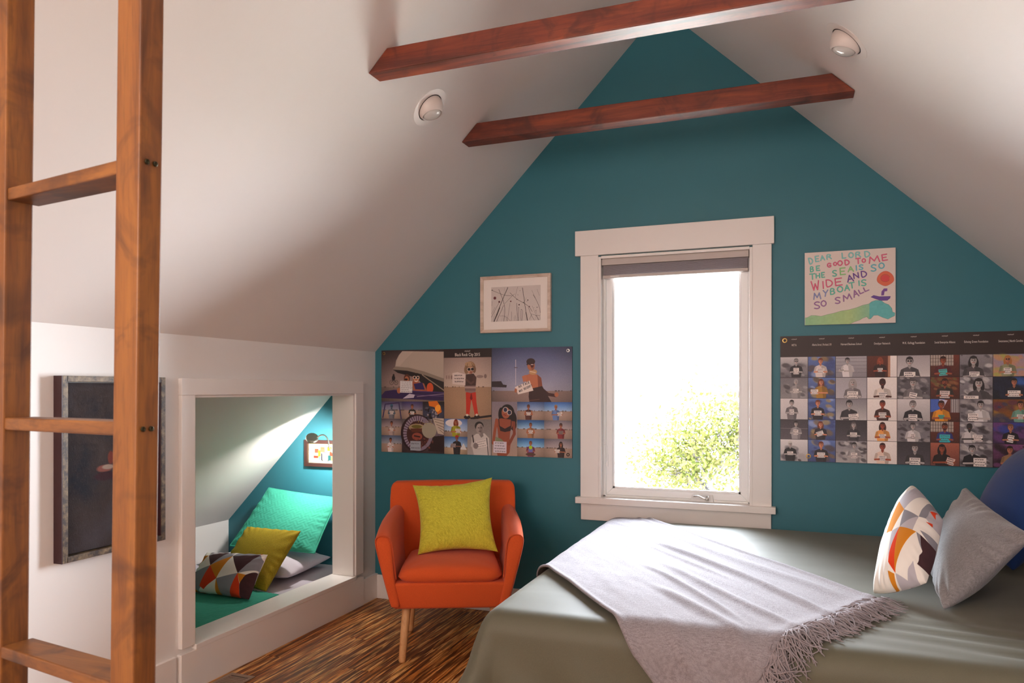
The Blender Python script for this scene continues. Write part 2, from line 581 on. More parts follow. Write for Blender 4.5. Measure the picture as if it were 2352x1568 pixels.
# floor boards, each one a piece of the floor
PW = 0.13
plank_meshes = {}
def plank_mesh(L):
    if L not in plank_meshes:
        e = 0.0012
        x1, y1 = PW, L
        bot = [(0.0004, 0.0004, -0.02), (x1 - 0.0004, 0.0004, -0.02), (x1 - 0.0004, y1 - 0.0004, -0.02), (0.0004, y1 - 0.0004, -0.02)]
        mid = [(0.0004, 0.0004, -e), (x1 - 0.0004, 0.0004, -e), (x1 - 0.0004, y1 - 0.0004, -e), (0.0004, y1 - 0.0004, -e)]
        top = [(e, e, 0), (x1 - e, e, 0), (x1 - e, y1 - e, 0), (e, y1 - e, 0)]
        vs = bot + mid + top
        fs = [(3, 2, 1, 0), (8, 9, 10, 11)]
        for r in (0, 4):
            for i in range(4):
                j = (i + 1) % 4
                fs.append((r + i, r + j, r + 4 + j, r + 4 + i))
        me = bpy.data.meshes.new('plank')
        me.from_pydata(vs, [], fs); me.materials.append(M['floor'])
        plank_meshes[L] = me
    return plank_meshes[L]
nx = 0
x = XK
while x < 0.4:
    off = [0.0, 0.8, 1.45, 0.35][nx % 4]
    y = -0.6 - off
    while y < D:
        L = 1.83
        if y + L > D:
            L = round(D - y, 3)
        if L > 0.05:
            p = bpy.data.objects.new('plank', plank_mesh(L))
            p.location = (x, y, 0)
            link(p, floor)
        y += L + 1e-4
        if L < 1.83: break
    x += PW; nx += 1

# baseboards
b = B(); b.box(XK, XK + 0.016, YB, 2.50, 0, 0.176)
struct(b.obj('baseboard_left', M['trim'], bevel=0.003))
b = B(); b.box(XK, XK + 0.022, OY1 + 0.088, D, 0, 0.158)
struct(b.obj('baseboard_left', M['trim'], bevel=0.003))
b = B(); b.box(XK + 0.022, -1.2, D - 0.016, D, 0, 0.152); b.box(-1.2, XR, D - 0.016, D, 0, 0.152)
struct(b.obj('baseboard_back', M['trim'], bevel=0.003))

# casing of the nook opening
tr = struct(empty('trim_1', (XK, OY0, 0)))
def tpart(name, x0, x1, y0, y1, z0, z1, bev=0.002):
    bb = B(); bb.box(x0, x1, y0, y1, z0, z1)
    o = bb.obj(name, M['trim'], None, bevel=bev)
    o.parent = tr; o.matrix_parent_inverse = Matrix.Translation(-tr.location)
    return o
tpart('side_casing', XK, XK + 0.022, OY0 - 0.078, OY0, 0.20, OZ1)
tpart('side_casing', XK, XK + 0.022, OY1 + 0.004, OY1 + 0.088, 0.20, OZ1)
tpart('head_casing', XK, XK + 0.022, OY0 - 0.078, OY1 + 0.088, OZ1, OZ1 + 0.075)
tpart('skirt_board', XK, XK + 0.026, OY0 - 0.085, OY1 + 0.088, 0.0, 0.178)
tpart('sill_board', XK - 0.15, XK + 0.028, OY0, OY1, 0.178, 0.200)
tpart('jamb', XK - 0.14, XK + 0.012, OY1 - 0.012, OY1 + 0.004, 0.20, OZ1)
tpart('jamb', XK - 0.14, XK + 0.012, OY0 - 0.003, OY0 + 0.012, 0.20, OZ1)
tpart('jamb', XK - 0.14, XK + 0.012, OY0, OY1, OZ1 - 0.012, OZ1)

# ------------------------------------------------------------------ gable window
win = struct(empty('window_1', ((WX0 + WX1) / 2, D, WZ0)))
winv = Matrix.Translation(-win.location)
def wpart(name, boxes, mat='trim', bev=0.002, parent=None):
    bb = B()
    for q in boxes:
        bb.box(*q)
    o = bb.obj(name, M[mat], None, bevel=bev)
    o.parent = parent or win
    o.matrix_parent_inverse = winv if parent is None else Matrix.Identity(4)
    return o
f = D
wpart('head_casing', [(-1.196, -0.108, f - 0.032, f, 2.118, 2.262)])
wpart('side_casing', [(-1.166, WX0 - 0.004, f - 0.022, f, 0.724, 2.118)])
wpart('side_casing', [(WX1 + 0.004, -0.121, f - 0.022, f, 0.724, 2.118)])
wpart('stool', [(-1.190, -0.100, f - 0.05, f, 0.692, 0.728), (WX0, WX1, f, f + 0.05, 0.700, 0.728)])
wpart('apron', [(-1.164, -0.123, f - 0.020, f, 0.595, 0.692)])
J = 0.012
wpart('jamb', [(WX0 - 0.004, WX0 + J, f - 0.022, f + 0.12, WZ0, WZ1)])
wpart('jamb', [(WX1 - J, WX1 + 0.004, f - 0.022, f + 0.12, WZ0, WZ1)])
wpart('jamb', [(WX0 + J, WX1 - J, f - 0.022, f + 0.12, WZ1 - J, WZ1 + 0.004)])
# window unit frame and sash
fx0, fx1, fz0, fz1 = WX0 + J, WX1 - J, 0.728, WZ1 - J
s0, s1 = f + 0.045, f + 0.095
wpart('unit_frame', [(fx0, fx0 + 0.014, s0 - 0.012, s1, fz0, fz1), (fx1 - 0.010, fx1, s0 - 0.012, s1, fz0, fz1),
                     (fx0, fx1, s0 - 0.012, s1, fz0, fz0 + 0.010), (fx0, fx1, s0 - 0.012, s1, fz1 - 0.012, fz1)], 'vinyl')
gx0, gx1, gz0, gz1 = fx0 + 0.052, fx1 - 0.050, fz0 + 0.048, fz1 - 0.045
def sash_rail(poly):
    """mitred sash member: XZ quad, front and back"""
    bb = B(); bb.prism_y(poly, s0, s1 - 0.01)
    o = bb.obj('sash_rail', M['vinyl'], None, bevel=0.003)
    o.parent = win; o.matrix_parent_inverse = winv
a0, a1, c0, c1 = fx0 + 0.014, fx1 - 0.010, fz0 + 0.010, fz1 - 0.012
sash_rail([(a0, c0), (a1, c0), (gx1, gz0), (gx0, gz0)])
sash_rail([(gx0, gz1), (gx1, gz1), (a1, c1), (a0, c1)])
sash_rail([(a0, c0), (gx0, gz0), (gx0, gz1), (a0, c1)])
sash_rail([(gx1, gz0), (a1, c0), (a1, c1), (gx1, gz1)])
wpart('glazing_bead', [(gx0, gx0 + 0.010, s0 + 0.012, s0 + 0.03, gz0, gz1), (gx1 - 0.010, gx1, s0 + 0.012, s0 + 0.03, gz0, gz1),
                       (gx0, gx1, s0 + 0.012, s0 + 0.03, gz0, gz0 + 0.010), (gx0, gx1, s0 + 0.012, s0 + 0.03, gz1 - 0.010, gz1)], 'vinyl', 0)
wpart('pane', [(gx0, gx1, s0 + 0.022, s0 + 0.026, gz0, gz1)], 'glass', 0)
# crank operator
cr = B()
cx = -0.484
cr.hexa([(cx - 0.062, s0 - 0.030, 0.7285), (cx + 0.062, s0 - 0.030, 0.7285), (cx + 0.062, s0 + 0.002, 0.7285), (cx - 0.062, s0 + 0.002, 0.7285)],
        [(cx - 0.056, s0 - 0.016, 0.758), (cx + 0.056, s0 - 0.016, 0.752), (cx + 0.056, s0 + 0.002, 0.768), (cx - 0.056, s0 + 0.002, 0.768)])
o = cr.obj('crank_cover', M['vinyl'], None, bevel=0.003); o.parent = win; o.matrix_parent_inverse = winv
cr = B()
cr.tube([(cx - 0.045, s0 - 0.026, 0.757), (cx - 0.02, s0 - 0.032, 0.760), (cx + 0.01, s0 - 0.034, 0.748), (cx + 0.03, s0 - 0.036, 0.741)], 0.0045, 8)
cr.tube([(cx + 0.028, s0 - 0.036, 0.762), (cx + 0.030, s0 - 0.044, 0.737)], 0.0075, 10)
o = cr.obj('crank_handle', M['steel'], None, smooth=True); o.parent = win; o.matrix_parent_inverse = winv
cr = B()
cr.tube([(fx0 + 0.02, s0 - 0.004, 0.93), (fx0 + 0.02, s0 - 0.016, 0.95), (fx0 + 0.02, s0 - 0.018, 1.02), (fx0 + 0.012, s0 - 0.018, 1.03), (fx0 + 0.004, s0 - 0.016, 1.025)], 0.003, 8)
cr.box(fx0 + 0.012, fx0 + 0.028, s0 - 0.006, s0 + 0.002, 0.90, 0.97)
o = cr.obj('lock_lever', M['vinyl'], None); o.parent = win; o.matrix_parent_inverse = winv

# blind, drawn up under the head
bl = tag(empty('window_blind', ((WX0 + WX1) / 2, D + 0.02, 2.096)),
         'grey cellular blind drawn up at the top of the white window', 'blind')
binv = Matrix.Translation(-bl.location)
bx0, bx1 = WX0 + J + 0.004, WX1 - J - 0.004
def bpart(name, boxes, mat, bev=0.002):
    bb = B()
    for q in boxes: bb.box(*q)
    o = bb.obj(name, M[mat], None, bevel=bev); o.parent = bl; o.matrix_parent_inverse = binv
    return o
bpart('head_rail', [(bx0, bx1, D - 0.012, D + 0.036, 2.060, 2.0955)], 'blind_rail')
bpart('valance', [(bx0, bx1, D - 0.018, D - 0.012, 2.058, 2.090)], 'blind_rail', 0.001)
bb = B()
for k in range(9):
    z = 2.057 - k * 0.0060
    bb.hexa([(bx0 + 0.006, D - 0.006, z - 0.0052), (bx1 - 0.006, D - 0.006, z - 0.0052), (bx1 - 0.006, D + 0.032, z - 0.0052), (bx0 + 0.006, D + 0.032, z - 0.0052)],
            [(bx0 + 0.006, D - 0.009, z - 0.001), (bx1 - 0.006, D - 0.009, z - 0.001), (bx1 - 0.006, D + 0.035, z - 0.001), (bx0 + 0.006, D + 0.035, z - 0.001)])
o = bb.obj('shade_cloth', M['blind']); o.parent = bl; o.matrix_parent_inverse = binv
bpart('bottom_rail', [(bx0 + 0.004, bx1 - 0.004, D - 0.008, D + 0.034, 1.984, 2.001)], 'blind_rail')
bb = B(); bb.tube([(bx0 + 0.05, D - 0.011, 1.993), (bx0 + 0.10, D - 0.011, 1.993)], 0.003, 8)
o = bb.obj('rail_handle', M['vinyl']); o.parent = bl; o.matrix_parent_inverse = binv

# ------------------------------------------------------------------ outside: tree and ground
gr = B(); gr.box(-14, 12, D + 0.4, 40, -3.1, -3.0)
struct(gr.obj('ground_outside', M['grass']))
tree = tag(empty('tree', (-0.80, 9.0, -3.0)), 'leafy yellow-green tree outside the window, washed out by daylight', 'tree')
tb = B()
def branch(p, d, L, r, depth):
    pts = [np.array(p)]
    d = np.array(d, float)
    for i in range(5):
        d = d + NR.normal(0, 0.16, 3); d /= np.linalg.norm(d)
        pts.append(pts[-1] + d * L / 5)
    tb.tube(pts, r, 5, r2=r * 0.55)
    ends.append(pts[-1]); ends.append(pts[3])
    if depth > 0:
        for k in range(3):
            q = pts[2 + k]
            nd = d + NR.normal(0, 0.65, 3); nd[2] = nd[2] * 0.7 + 0.2
            branch(q, nd / np.linalg.norm(nd), L * 0.66, r * 0.55, depth - 1)
ends = []
tb.tube([(0, 0, 0), (0.05, 0.02, 1.4), (0.0, 0.05, 3.1)], 0.09, 8, r2=0.06)
for k in range(5):
    a = k * 1.26 + 0.3
    branch((0, 0.05, 2.7 + 0.08 * k), (math.cos(a) * 0.9, math.sin(a) * 0.5, 0.30 + 0.22 * k), 0.85, 0.030, 3)
tb.obj('trunk', M['bark'], tree)
lv, lf = [], []
E_ = np.array(ends)
cen = np.array([0.10, 0.0, 3.78])
for k in range(9000):
    p = E_[NR.randint(len(E_))] + NR.normal(0, 0.17, 3)
    q = (p - cen) / np.array([1.35, 1.0, 1.30])
    if (q ** 2).sum() > 1: continue
    a = NR.normal(0, 1, 3); a /= np.linalg.norm(a)
    c = np.cross(a, NR.normal(0, 1, 3)); c /= np.linalg.norm(c)
    L = 0.05 + 0.03 * NR.rand(); w = L * 0.26
    n = len(lv)
    nn = np.cross(a, c) * w * 0.25
    lv += [p - a * L * .5, p - c * w + nn, p + a * L * .5, p + c * w + nn]
    lf += [(n, n + 1, n + 2), (n, n + 2, n + 3)]
leaves = mesh_obj('foliage', lv, lf, M['leaf'], tree)
leaves['kind'] = 'stuff'

# ------------------------------------------------------------------ ceiling beams
def beam(y0, label):
    z0, z1 = 2.590, 2.676
    o = B()
    xl = lambda z: XK + (z - 1.59) / 1.024
    xr = lambda z: 1.013 - (z - 1.844) / 0.9545
    o.prism_y([(xl(z0) + 0.002, z0), (xr(z0) - 0.002, z0), (xr(z1) - 0.002, z1), (xl(z1) + 0.002, z1)], y0, y0 + 0.089)
    ob = o.obj('ceiling_beam', M['beam'], None, bevel=0.004, seg=2, origin=((xl(z0) + xr(z0)) / 2, y0 + 0.045, z0))
    return tag(ob, label, 'beam', 'stained collar beams under the roof')
beam(3.381, 'dark red-brown beam nearer the blue gable wall, lower in the photo')
beam(2.512, 'dark red-brown beam nearer the viewer, cut by the top edge of the photo')

# ------------------------------------------------------------------ eyeball downlights
def downlight(c, nrm, label):
    e = tag(empty('ceiling_light', c), label, 'ceiling light', 'white eyeball downlights in the sloping ceilings')
    n = Vector(nrm).normalized()
    rot = n.to_track_quat('Z', 'Y').to_matrix().to_4x4()
    def part(name, prof, mat, m=rot, seg=40, sm=True):
        bb = B(); bb.lathe(prof, seg, m)
        return bb.obj(name, M[mat], e, smooth=sm)
    def ring(name, prof, mat):
        bb = B()
        N = 48
        for r, z in prof:
            for k in range(N):
                a = 2 * math.pi * k / N
                bb.v.append(tuple(rot @ Vector((r * math.cos(a), r * math.sin(a), z))))
        L = len(prof)
        for i in range(L):
            i2 = (i + 1) % L
            for k in range(N):
                k2 = (k + 1) % N
                bb.f.append((i * N + k, i * N + k2, i2 * N + k2, i2 * N + k))
        return bb.obj(name, M[mat], e, smooth=False)
    ring('trim_ring', [(0.095, 0.0), (0.0945, 0.0014), (0.068, 0.0020), (0.066, 0.0008), (0.066, 0.0)], 'baffle')
    part('recess', [(0.066, 0.0006), (0.0655, 0.0012)], 'dark_gap', sm=False)
    aim = (n * 0.62 + Vector((0, 0, -1)) * 0.75).normalized()
    ra = aim.to_track_quat('Z', 'Y').to_matrix().to_4x4()
    prof = []
    R = 0.062
    for k in range(13):
        a = math.radians(118 - k * 5.9)
        prof.append((R * math.sin(a), R * math.cos(a)))
    prof = [(0.03, -0.05)] + prof + [(0.0445, 0.0425), (0.043, 0.036)]
    ball = part('eyeball', prof, 'baffle', Matrix.Translation(n * -0.004) @ ra)
    bp = [(0.036, 0.034)] + [(0.0415 * math.cos(math.radians(a)), 0.037 + 0.016 * math.sin(math.radians(a))) for a in (0, 20, 40, 60, 78, 88)]
    part('bulb', bp, 'bulb', Matrix.Translation(n * -0.004) @ ra)
downlight((-1.543, 2.987, roofL(-1.543)), (1.024, 0, -1), 'white eyeball downlight in the left slope, between the two beam ends')
downlight((0.176, 3.018, roofR(0.176)), (-0.9545, 0, -1), 'white eyeball downlight in the right slope, above the far beam end')

# ------------------------------------------------------------------ ladder
ld = tag(empty('ladder', (-1.2, 0.91, 0)), 'orange-brown stained wooden ladder in the left foreground', 'ladder')
LI = Matrix.Translation((1.2, -0.91, 0))
def lpart(name, bb, mat, bev=0.003, label=None, org=None):
    o = bb.obj(name, M[mat], None, bevel=bev, seg=2)
    o.parent = ld; o.matrix_parent_inverse = LI
    if label: o['label'] = label
    return o
def rail(q0, q1, q2, q3):
    k = 0.020
    bb = B()
    h = 2.62
    sh = lambda p, z: (p[0] + k * (z - 1.2), p[1] - 0.004 * (z - 1.2), z)
    bb.hexa([sh(p, 0.0) for p in (q0, q1, q2, q3)], [sh(p, h) for p in (q0, q1, q2, q3)])
    return bb
lpart('rail', rail((-1.036, 0.888), (-0.976, 0.880), (-0.970, 0.920), (-1.030, 0.928)), 'ladder')
lpart('rail', rail((-1.431, 0.950), (-1.371, 0.941), (-1.364, 0.990), (-1.424, 0.999)), 'ladder')
for i, z in enumerate((0.445, 0.872, 1.297, 1.722, 2.147)):
    bb = B()
    k = 0.020 * (z - 1.2)
    p = [(-1.375 + k, 0.944), (-1.028 + k, 0.890), (-1.018 + k, 0.955), (-1.365 + k, 1.000)]
    bb.hexa([(x, y, z - 0.023) for x, y in p], [(x, y, z) for x, y in p])
    lpart('rung', bb, 'rung')
    for s in (0.010, 0.024):
        sx = -0.9745 + k + 0.006 * s / 0.04
        bb = B()
        bb.lathe([(0.0042, -0.001), (0.0042, 0.0014), (0.0034, 0.0018), (0.0018, 0.0004)], 14,
                 Matrix.Translation((sx, 0.880 + s, z - 0.011)) @ Matrix.Rotation(math.pi / 2, 4, 'Y'))
        lpart('screw', bb, 'screw', 0)

# ------------------------------------------------------------------ dark painting on the knee wall
pt = tag(empty('painting', (XK, 1.93, 0.70)), 'dark textured oil painting in bronze frame on white wall behind ladder', 'painting')
PI_ = (XK, 1.93, 0.70)
def ppart(name, boxes, mat, bev=0.001):
    bb = B()
    for x0, x1, y0, y1, z0, z1 in boxes:
        bb.box(x0 - XK, x1 - XK, y0 - 1.93, y1 - 1.93, z0 - 0.70, z1 - 0.70)
    return bb.obj(name, M[mat], pt, bevel=bev)
py0, py1, pz0, pz1 = 1.935, 2.412, 0.709, 1.399
xo = XK + 0.044
tk = 0.022
ppart('frame_side', [(XK + 0.002, xo, py0, py0 + 0.004, pz0, pz1)], 'maroon_side', 0)
ppart('frame_rail', [(XK + 0.002, xo, py0 + 0.004, py0 + tk + 0.004, pz0, pz1)], 'bronze')
ppart('frame_rail', [(XK + 0.002, xo, py1 - tk, py1, pz0, pz1)], 'bronze')
ppart('frame_rail', [(XK + 0.002, xo, py0 + tk, py1 - tk, pz1 - tk, pz1)], 'bronze')
ppart('frame_rail', [(XK + 0.002, xo, py0 + tk, py1 - tk, pz0, pz0 + tk)], 'bronze')
ppart('frame_liner', [(XK + 0.002, xo - 0.002, py1 - tk - 0.003, py1 - tk, pz0 + tk, pz1 - tk)], 'maroon_side', 0)
ppart('canvas', [(XK + 0.002, XK + 0.026, py0 + tk + 0.008, py1 - tk - 0.006, pz0 + tk + 0.004, pz1 - tk - 0.004)], 'oil', 0.002)

# ------------------------------------------------------------------ pillows
def pillow(name, corners, thick, mat, pinch=0.06, res=44, wr=0.004, seed=1, relief=None, power=0.42, corner_sharp=True, uvscale=1.0, parent=None, droop=0.0, fill=False, back=0.45):
    """corners TL, TR, BR, BL of the face seen from the front (world), front face is towards -normal side"""
    TL, TR, BR, BL = [np.array(c, float) for c in corners]
    ctr = (TL + TR + BR + BL) / 4
    u = np.linspace(-1, 1, res); v = np.linspace(-1, 1, res)
    U, V = np.meshgrid(u, v)
    # denser towards the rim
    U = np.sin(U * math.pi / 2 * 0.92) / math.sin(math.pi / 2 * 0.92)
    V = np.sin(V * math.pi / 2 * 0.92) / math.sin(math.pi / 2 * 0.92)
    wide = np.linalg.norm(TR - TL); high = np.linalg.norm(TL - BL)
    PU = U * (1 - pinch * (1 - V ** 2)); PV = V * (1 - pinch * (1 - U ** 2))
    s = (PU + 1) / 2; t = (PV + 1) / 2            # t=1 top
    P = (BL * ((1 - s) * (1 - t))[..., None] + BR * (s * (1 - t))[..., None] + TR * (s * t)[..., None] + TL * ((1 - s) * t)[..., None])
    nrm = np.cross(TR + BR - TL - BL, TL + TR - BL - BR); nrm /= np.linalg.norm(nrm)
    prof = np.clip((1 - U ** 2) * (1 - V ** 2), 0, 1) ** power
    rim = np.clip((np.abs(U) ** 6 + np.abs(V) ** 6), 0, 1)
    w1 = fbm(U * 3.2, V * 3.2, seed, 3) * wr * (0.35 + rim) * (prof > 0)
    # radiating puckers at the rim
    ang = np.arctan2(V, U)
    w1 += wr * 0.7 * np.sin(ang * 23 + 2 * np.sin(ang * 5 + seed)) * rim * np.clip(prof * 3, 0, 1)
    hf = prof * thick * 0.55 + w1
    hb = prof * thick * back + fbm(U * 3, V * 3, seed + 9, 2) * wr * prof
    if relief is not None:
        hf = hf + relief(U * wide / 2, V * high / 2) * np.clip(prof * 1.6, 0, 1)
    sag = np.array([0, 0, -1.0]) * droop * (1 - V ** 2)[..., None]
    F = P + nrm * hf[..., None] + sag
    Bk = P - nrm * hb[..., None] + sag
    n = res * res
    idx = np.arange(n).reshape(res, res)
    q1 = np.stack([idx[:-1, :-1], idx[:-1, 1:], idx[1:, 1:], idx[1:, :-1]], -1).reshape(-1, 4)
    idb = idx + n
    idb2 = idb.copy()
    for sl in (np.s_[0, :], np.s_[-1, :], np.s_[:, 0], np.s_[:, -1]):
        idb2[sl] = idx[sl]
    q2 = np.stack([idb2[:-1, :-1], idb2[1:, :-1], idb2[1:, 1:], idb2[:-1, 1:]], -1).reshape(-1, 4)
    verts = np.concatenate([F.reshape(-1, 3), Bk.reshape(-1, 3)]) - ctr
    if fill: wide = high = 1.0
    uv = np.stack([(U * wide / max(wide, high) + 1) / 2, (V * high / max(wide, high) + 1) / 2], -1).reshape(-1, 2)
    uv = np.concatenate([uv, uv + 0.13]) * uvscale
    # drop unused rim copies by merging
    used = np.zeros(2 * n, bool); used[q1.ravel()] = True; used[q2.ravel()] = True
    remap = -np.ones(2 * n, int); remap[used] = np.arange(used.sum())
    o = mesh_obj(name, verts[used], np.concatenate([remap[q1], remap[q2]]), mat, parent, True, uv[used], loc=tuple(ctr))
    o['_rim'] = 0
    del o['_rim']
    rimpts = []
    order = [(-1, 1, 1)]
    top = F[-1, :]; right = F[::-1, -1]; bot = F[0, ::-1]; left = F[:, 0]
    rimpts = np.concatenate([top, right[1:], bot[1:], left[1:]])
    return o, rimpts, ctr

def piping(rim, ctr, r, mat, parent, step=2):
    bb = B(); pts = [p - ctr for p in rim[::step]]
    bb.tube(pts + [pts[0], pts[1]], r, 6, caps=False)
    return bb.obj('piping', mat, parent, smooth=True)

# ------------------------------------------------------------------ painter for flat prints
class Canvas:
    def __init__(self, w, h, bgc=(0, 0, 0)):
        self.w, self.h = w, h
        self.a = np.ones((h, w, 3), np.float32) * np.array(bgc, np.float32)
    def _win(self, x0, y0, x1, y1):
        X0, Y0 = max(0, int(x0) - 2), max(0, int(y0) - 2)
        X1, Y1 = min(self.w, int(x1) + 3), min(self.h, int(y1) + 3)
        if X1 <= X0 or Y1 <= Y0: return None
        yy, xx = np.mgrid[Y0:Y1, X0:X1]
        return (slice(Y0, Y1), slice(X0, X1)), xx + 0.5, yy + 0.5
    def _put(self, sl, m, c):
        m = np.clip(m, 0, 1)[..., None]
        self.a[sl] = self.a[sl] * (1 - m) + np.array(c, np.float32) * m
    def rect(self, x0, y0, x1, y1, c, al=1.0):
        r = self._win(x0, y0, x1, y1)
        if r is None: return
        sl, xx, yy = r
        m = np.clip(np.minimum(np.minimum(xx - x0, x1 - xx), np.minimum(yy - y0, y1 - yy)) + .5, 0, 1)
        self._put(sl, m * al, c)
    def grad(self, x0, y0, x1, y1, c0, c1):
        x0, y0, x1, y1 = [int(round(q)) for q in (x0, y0, x1, y1)]
        t = np.linspace(0, 1, max(1, y1 - y0))[:, None, None]
        self.a[y0:y1, x0:x1] = (np.array(c0) * (1 - t) + np.array(c1) * t) * np.ones((1, x1 - x0, 1))
    def ell(self, cx, cy, rx, ry, c, rot=0.0, al=1.0, soft=1.0):
        R = max(rx, ry) + 2
        r = self._win(cx - R, cy - R, cx + R, cy + R)
        if r is None: return
        sl, xx, yy = r
        ca, sa = math.cos(rot), math.sin(rot)
        dx, dy = xx - cx, yy - cy
        u = (dx * ca + dy * sa) / rx; v = (-dx * sa + dy * ca) / ry
        d = (1 - np.sqrt(u * u + v * v)) * min(rx, ry)
        self._put(sl, np.clip(d / soft + .5, 0, 1) * al, c)
    def poly(self, pts, c, al=1.0):
        p = np.array(pts, float)
        r = self._win(p[:, 0].min(), p[:, 1].min(), p[:, 0].max(), p[:, 1].max())
        if r is None: return
        sl, xx, yy = r
        acc = np.zeros(xx.shape)
        for ox, oy in ((-.25, -.25), (.25, -.25), (-.25, .25), (.25, .25)):
            ins = np.zeros(xx.shape, bool)
            X = xx + ox; Y = yy + oy
            n = len(p)
            for i in range(n):
                xa, ya = p[i]; xb, yb = p[(i + 1) % n]
                if ya == yb: continue
                cnd = ((ya > Y) != (yb > Y)) & (X < (xb - xa) * (Y - ya) / (yb - ya) + xa)
                ins ^= cnd
            acc += ins
        self._put(sl, acc / 4 * al, c)
    def line(self, pts, wd, c, al=1.0):
        p = np.array(pts, float)
        R = wd
        r = self._win(p[:, 0].min() - R, p[:, 1].min() - R, p[:, 0].max() + R, p[:, 1].max() + R)
        if r is None: return
        sl, xx, yy = r
        best = np.full(xx.shape, 1e9)
        for a, b in zip(p[:-1], p[1:]):
            d = b - a; L = d @ d + 1e-9
            t = np.clip(((xx - a[0]) * d[0] + (yy - a[1]) * d[1]) / L, 0, 1)
            best = np.minimum(best, np.hypot(xx - a[0] - t * d[0], yy - a[1] - t * d[1]))
        self._put(sl, np.clip(wd / 2 - best + .5, 0, 1) * al, c)
    def speckle(self, x0, y0, x1, y1, amp, block=2, rs=NR):
        x0, y0, x1, y1 = [int(round(q)) for q in (x0, y0, x1, y1)]
        h, w = y1 - y0, x1 - x0
        n = rs.rand(h // block + 1, w // block + 1)
        n = np.kron(n, np.ones((block, block)))[:h, :w, None]
        self.a[y0:y1, x0:x1] = np.clip(self.a[y0:y1, x0:x1] + (n - .5) * amp, 0, 1)
    def image(self, name):
        im = bpy.data.images.new(name, self.w, self.h)
        px = np.ones((self.h, self.w, 4), np.float32)
        px[..., :3] = np.clip(self.a[::-1], 0, 1)
        im.pixels.foreach_set(px.ravel())
        im.pack()
        return im

def print_mat(name, canvas, rough=0.6, gain=1.0, weave=0.0):
    nt = NT(name)
    t = nt.add('ShaderNodeTexImage')
    t.image = canvas.image(name)
    t.interpolation = 'Cubic'
    t.extension = 'EXTEND'
    tc = nt.add('ShaderNodeTexCoord')
    nt.link(tc.outputs['UV'], t.inputs[0])
    nt.link(t.outputs[0], nt.b.inputs['Base Color'])
    nt.set(Roughness=rough)
    if weave:
        v = nt.coord('Object')
        nt.bump(nt.noise(v, weave, 2), 0.3, 0.0015)
    return nt.m

FONT = {
 'A': [[(0, 1), (.5, 0), (1, 1)], [(.2, .62), (.8, .62)]],
 'B': [[(0, 1), (0, 0), (.6, .02), (.85, .22), (.6, .46), (0, .48)], [(.6, .46), (.95, .72), (.65, .98), (0, 1)]],
 'C': [[(1, .15), (.6, 0), (.2, .1), (0, .5), (.2, .9), (.6, 1), (1, .85)]],
 'D': [[(0, 0), (0, 1), (.5, .97), (.92, .7), (.95, .35), (.5, .03), (0, 0)]],
 'E': [[(1, 0), (0, 0), (0, 1), (1, 1)], [(0, .5), (.8, .5)]],
 'F': [[(1, 0), (0, 0), (0, 1)], [(0, .5), (.8, .5)]],
 'G': [[(.95, .2), (.6, 0), (.2, .1), (0, .5), (.2, .9), (.6, 1), (.95, .85), (.95, .55), (.55, .55)]],
 'H': [[(0, 0), (0, 1)], [(1, 0), (1, 1)], [(0, .5), (1, .5)]],
 'I': [[(.5, 0), (.5, 1)]],
 'K': [[(0, 0), (0, 1)], [(1, 0), (0, .55), (1, 1)]],
 'L': [[(0, 0), (0, 1), (1, 1)]],
 'M': [[(0, 1), (.15, 0), (.5, .75), (.85, 0), (1, 1)]],
 'N': [[(0, 1), (0, 0), (1, 1), (1, 0)]],
 'O': [[(.5, 0), (.15, .15), (0, .5), (.15, .85), (.5, 1), (.85, .85), (1, .5), (.85, .15), (.5, 0)]],
 'P': [[(0, 1), (0, 0), (.7, .02), (.95, .25), (.7, .5), (0, .52)]],
 'R': [[(0, 1), (0, 0), (.7, .02), (.92, .25), (.6, .48), (0, .5)], [(.5, .5), (1, 1)]],
 'S': [[(.95, .12), (.55, 0), (.1, .12), (.1, .36), (.85, .62), (.9, .88), (.45, 1), (.02, .88)]],
 'T': [[(0, 0), (1, 0)], [(.5, 0), (.5, 1)]],
 'U': [[(0, 0), (0, .75), (.3, 1), (.7, 1), (1, .75), (1, 0)]],
 'W': [[(0, 0), (.25, 1), (.5, .3), (.75, 1), (1, 0)]],
 'Y': [[(0, 0), (.5, .5), (1, 0)], [(.5, .5), (.35, 1)]],
 '?': [[(.1, .2), (.5, 0), (.9, .25), (.5, .55), (.5, .72)], [(.5, .92), (.5, 1)]],
}
def smooth_pts(pts, it=1):
    p = [np.array(q, float) for q in pts]
    for _ in range(it):
        q = [p[0]]
        for a, b in zip(p[:-1], p[1:]):
            q += [a * .75 + b * .25, a * .25 + b * .75]
        q.append(p[-1]); p = q
    return p
def glyph(cv, ch, cx, cy, h, w, rot, col, lw, outline=None, rnd=1):
    for st in FONT.get(ch, []):
        pts = smooth_pts(st, 1) if ch in 'BCDGOPRSU?' else [np.array(q, float) for q in st]
        P = []
        for x, y in pts:
            dx, dy = (x - .5) * w, (y - .5) * h
            P.append((cx + dx * math.cos(rot) - dy * math.sin(rot), cy + dx * math.sin(rot) + dy * math.cos(rot)))
        if outline is not None:
            cv.line(P, lw, outline)
    for st in FONT.get(ch, []):
        pts = smooth_pts(st, 1) if ch in 'BCDGOPRSU?' else [np.array(q, float) for q in st]
        P = []
        for x, y in pts:
            dx, dy = (x - .5) * w, (y - .5) * h
            P.append((cx + dx * math.cos(rot) - dy * math.sin(rot), cy + dx * math.sin(rot) + dy * math.cos(rot)))
        cv.line(P, lw * (0.55 if outline is not None else 1), col)

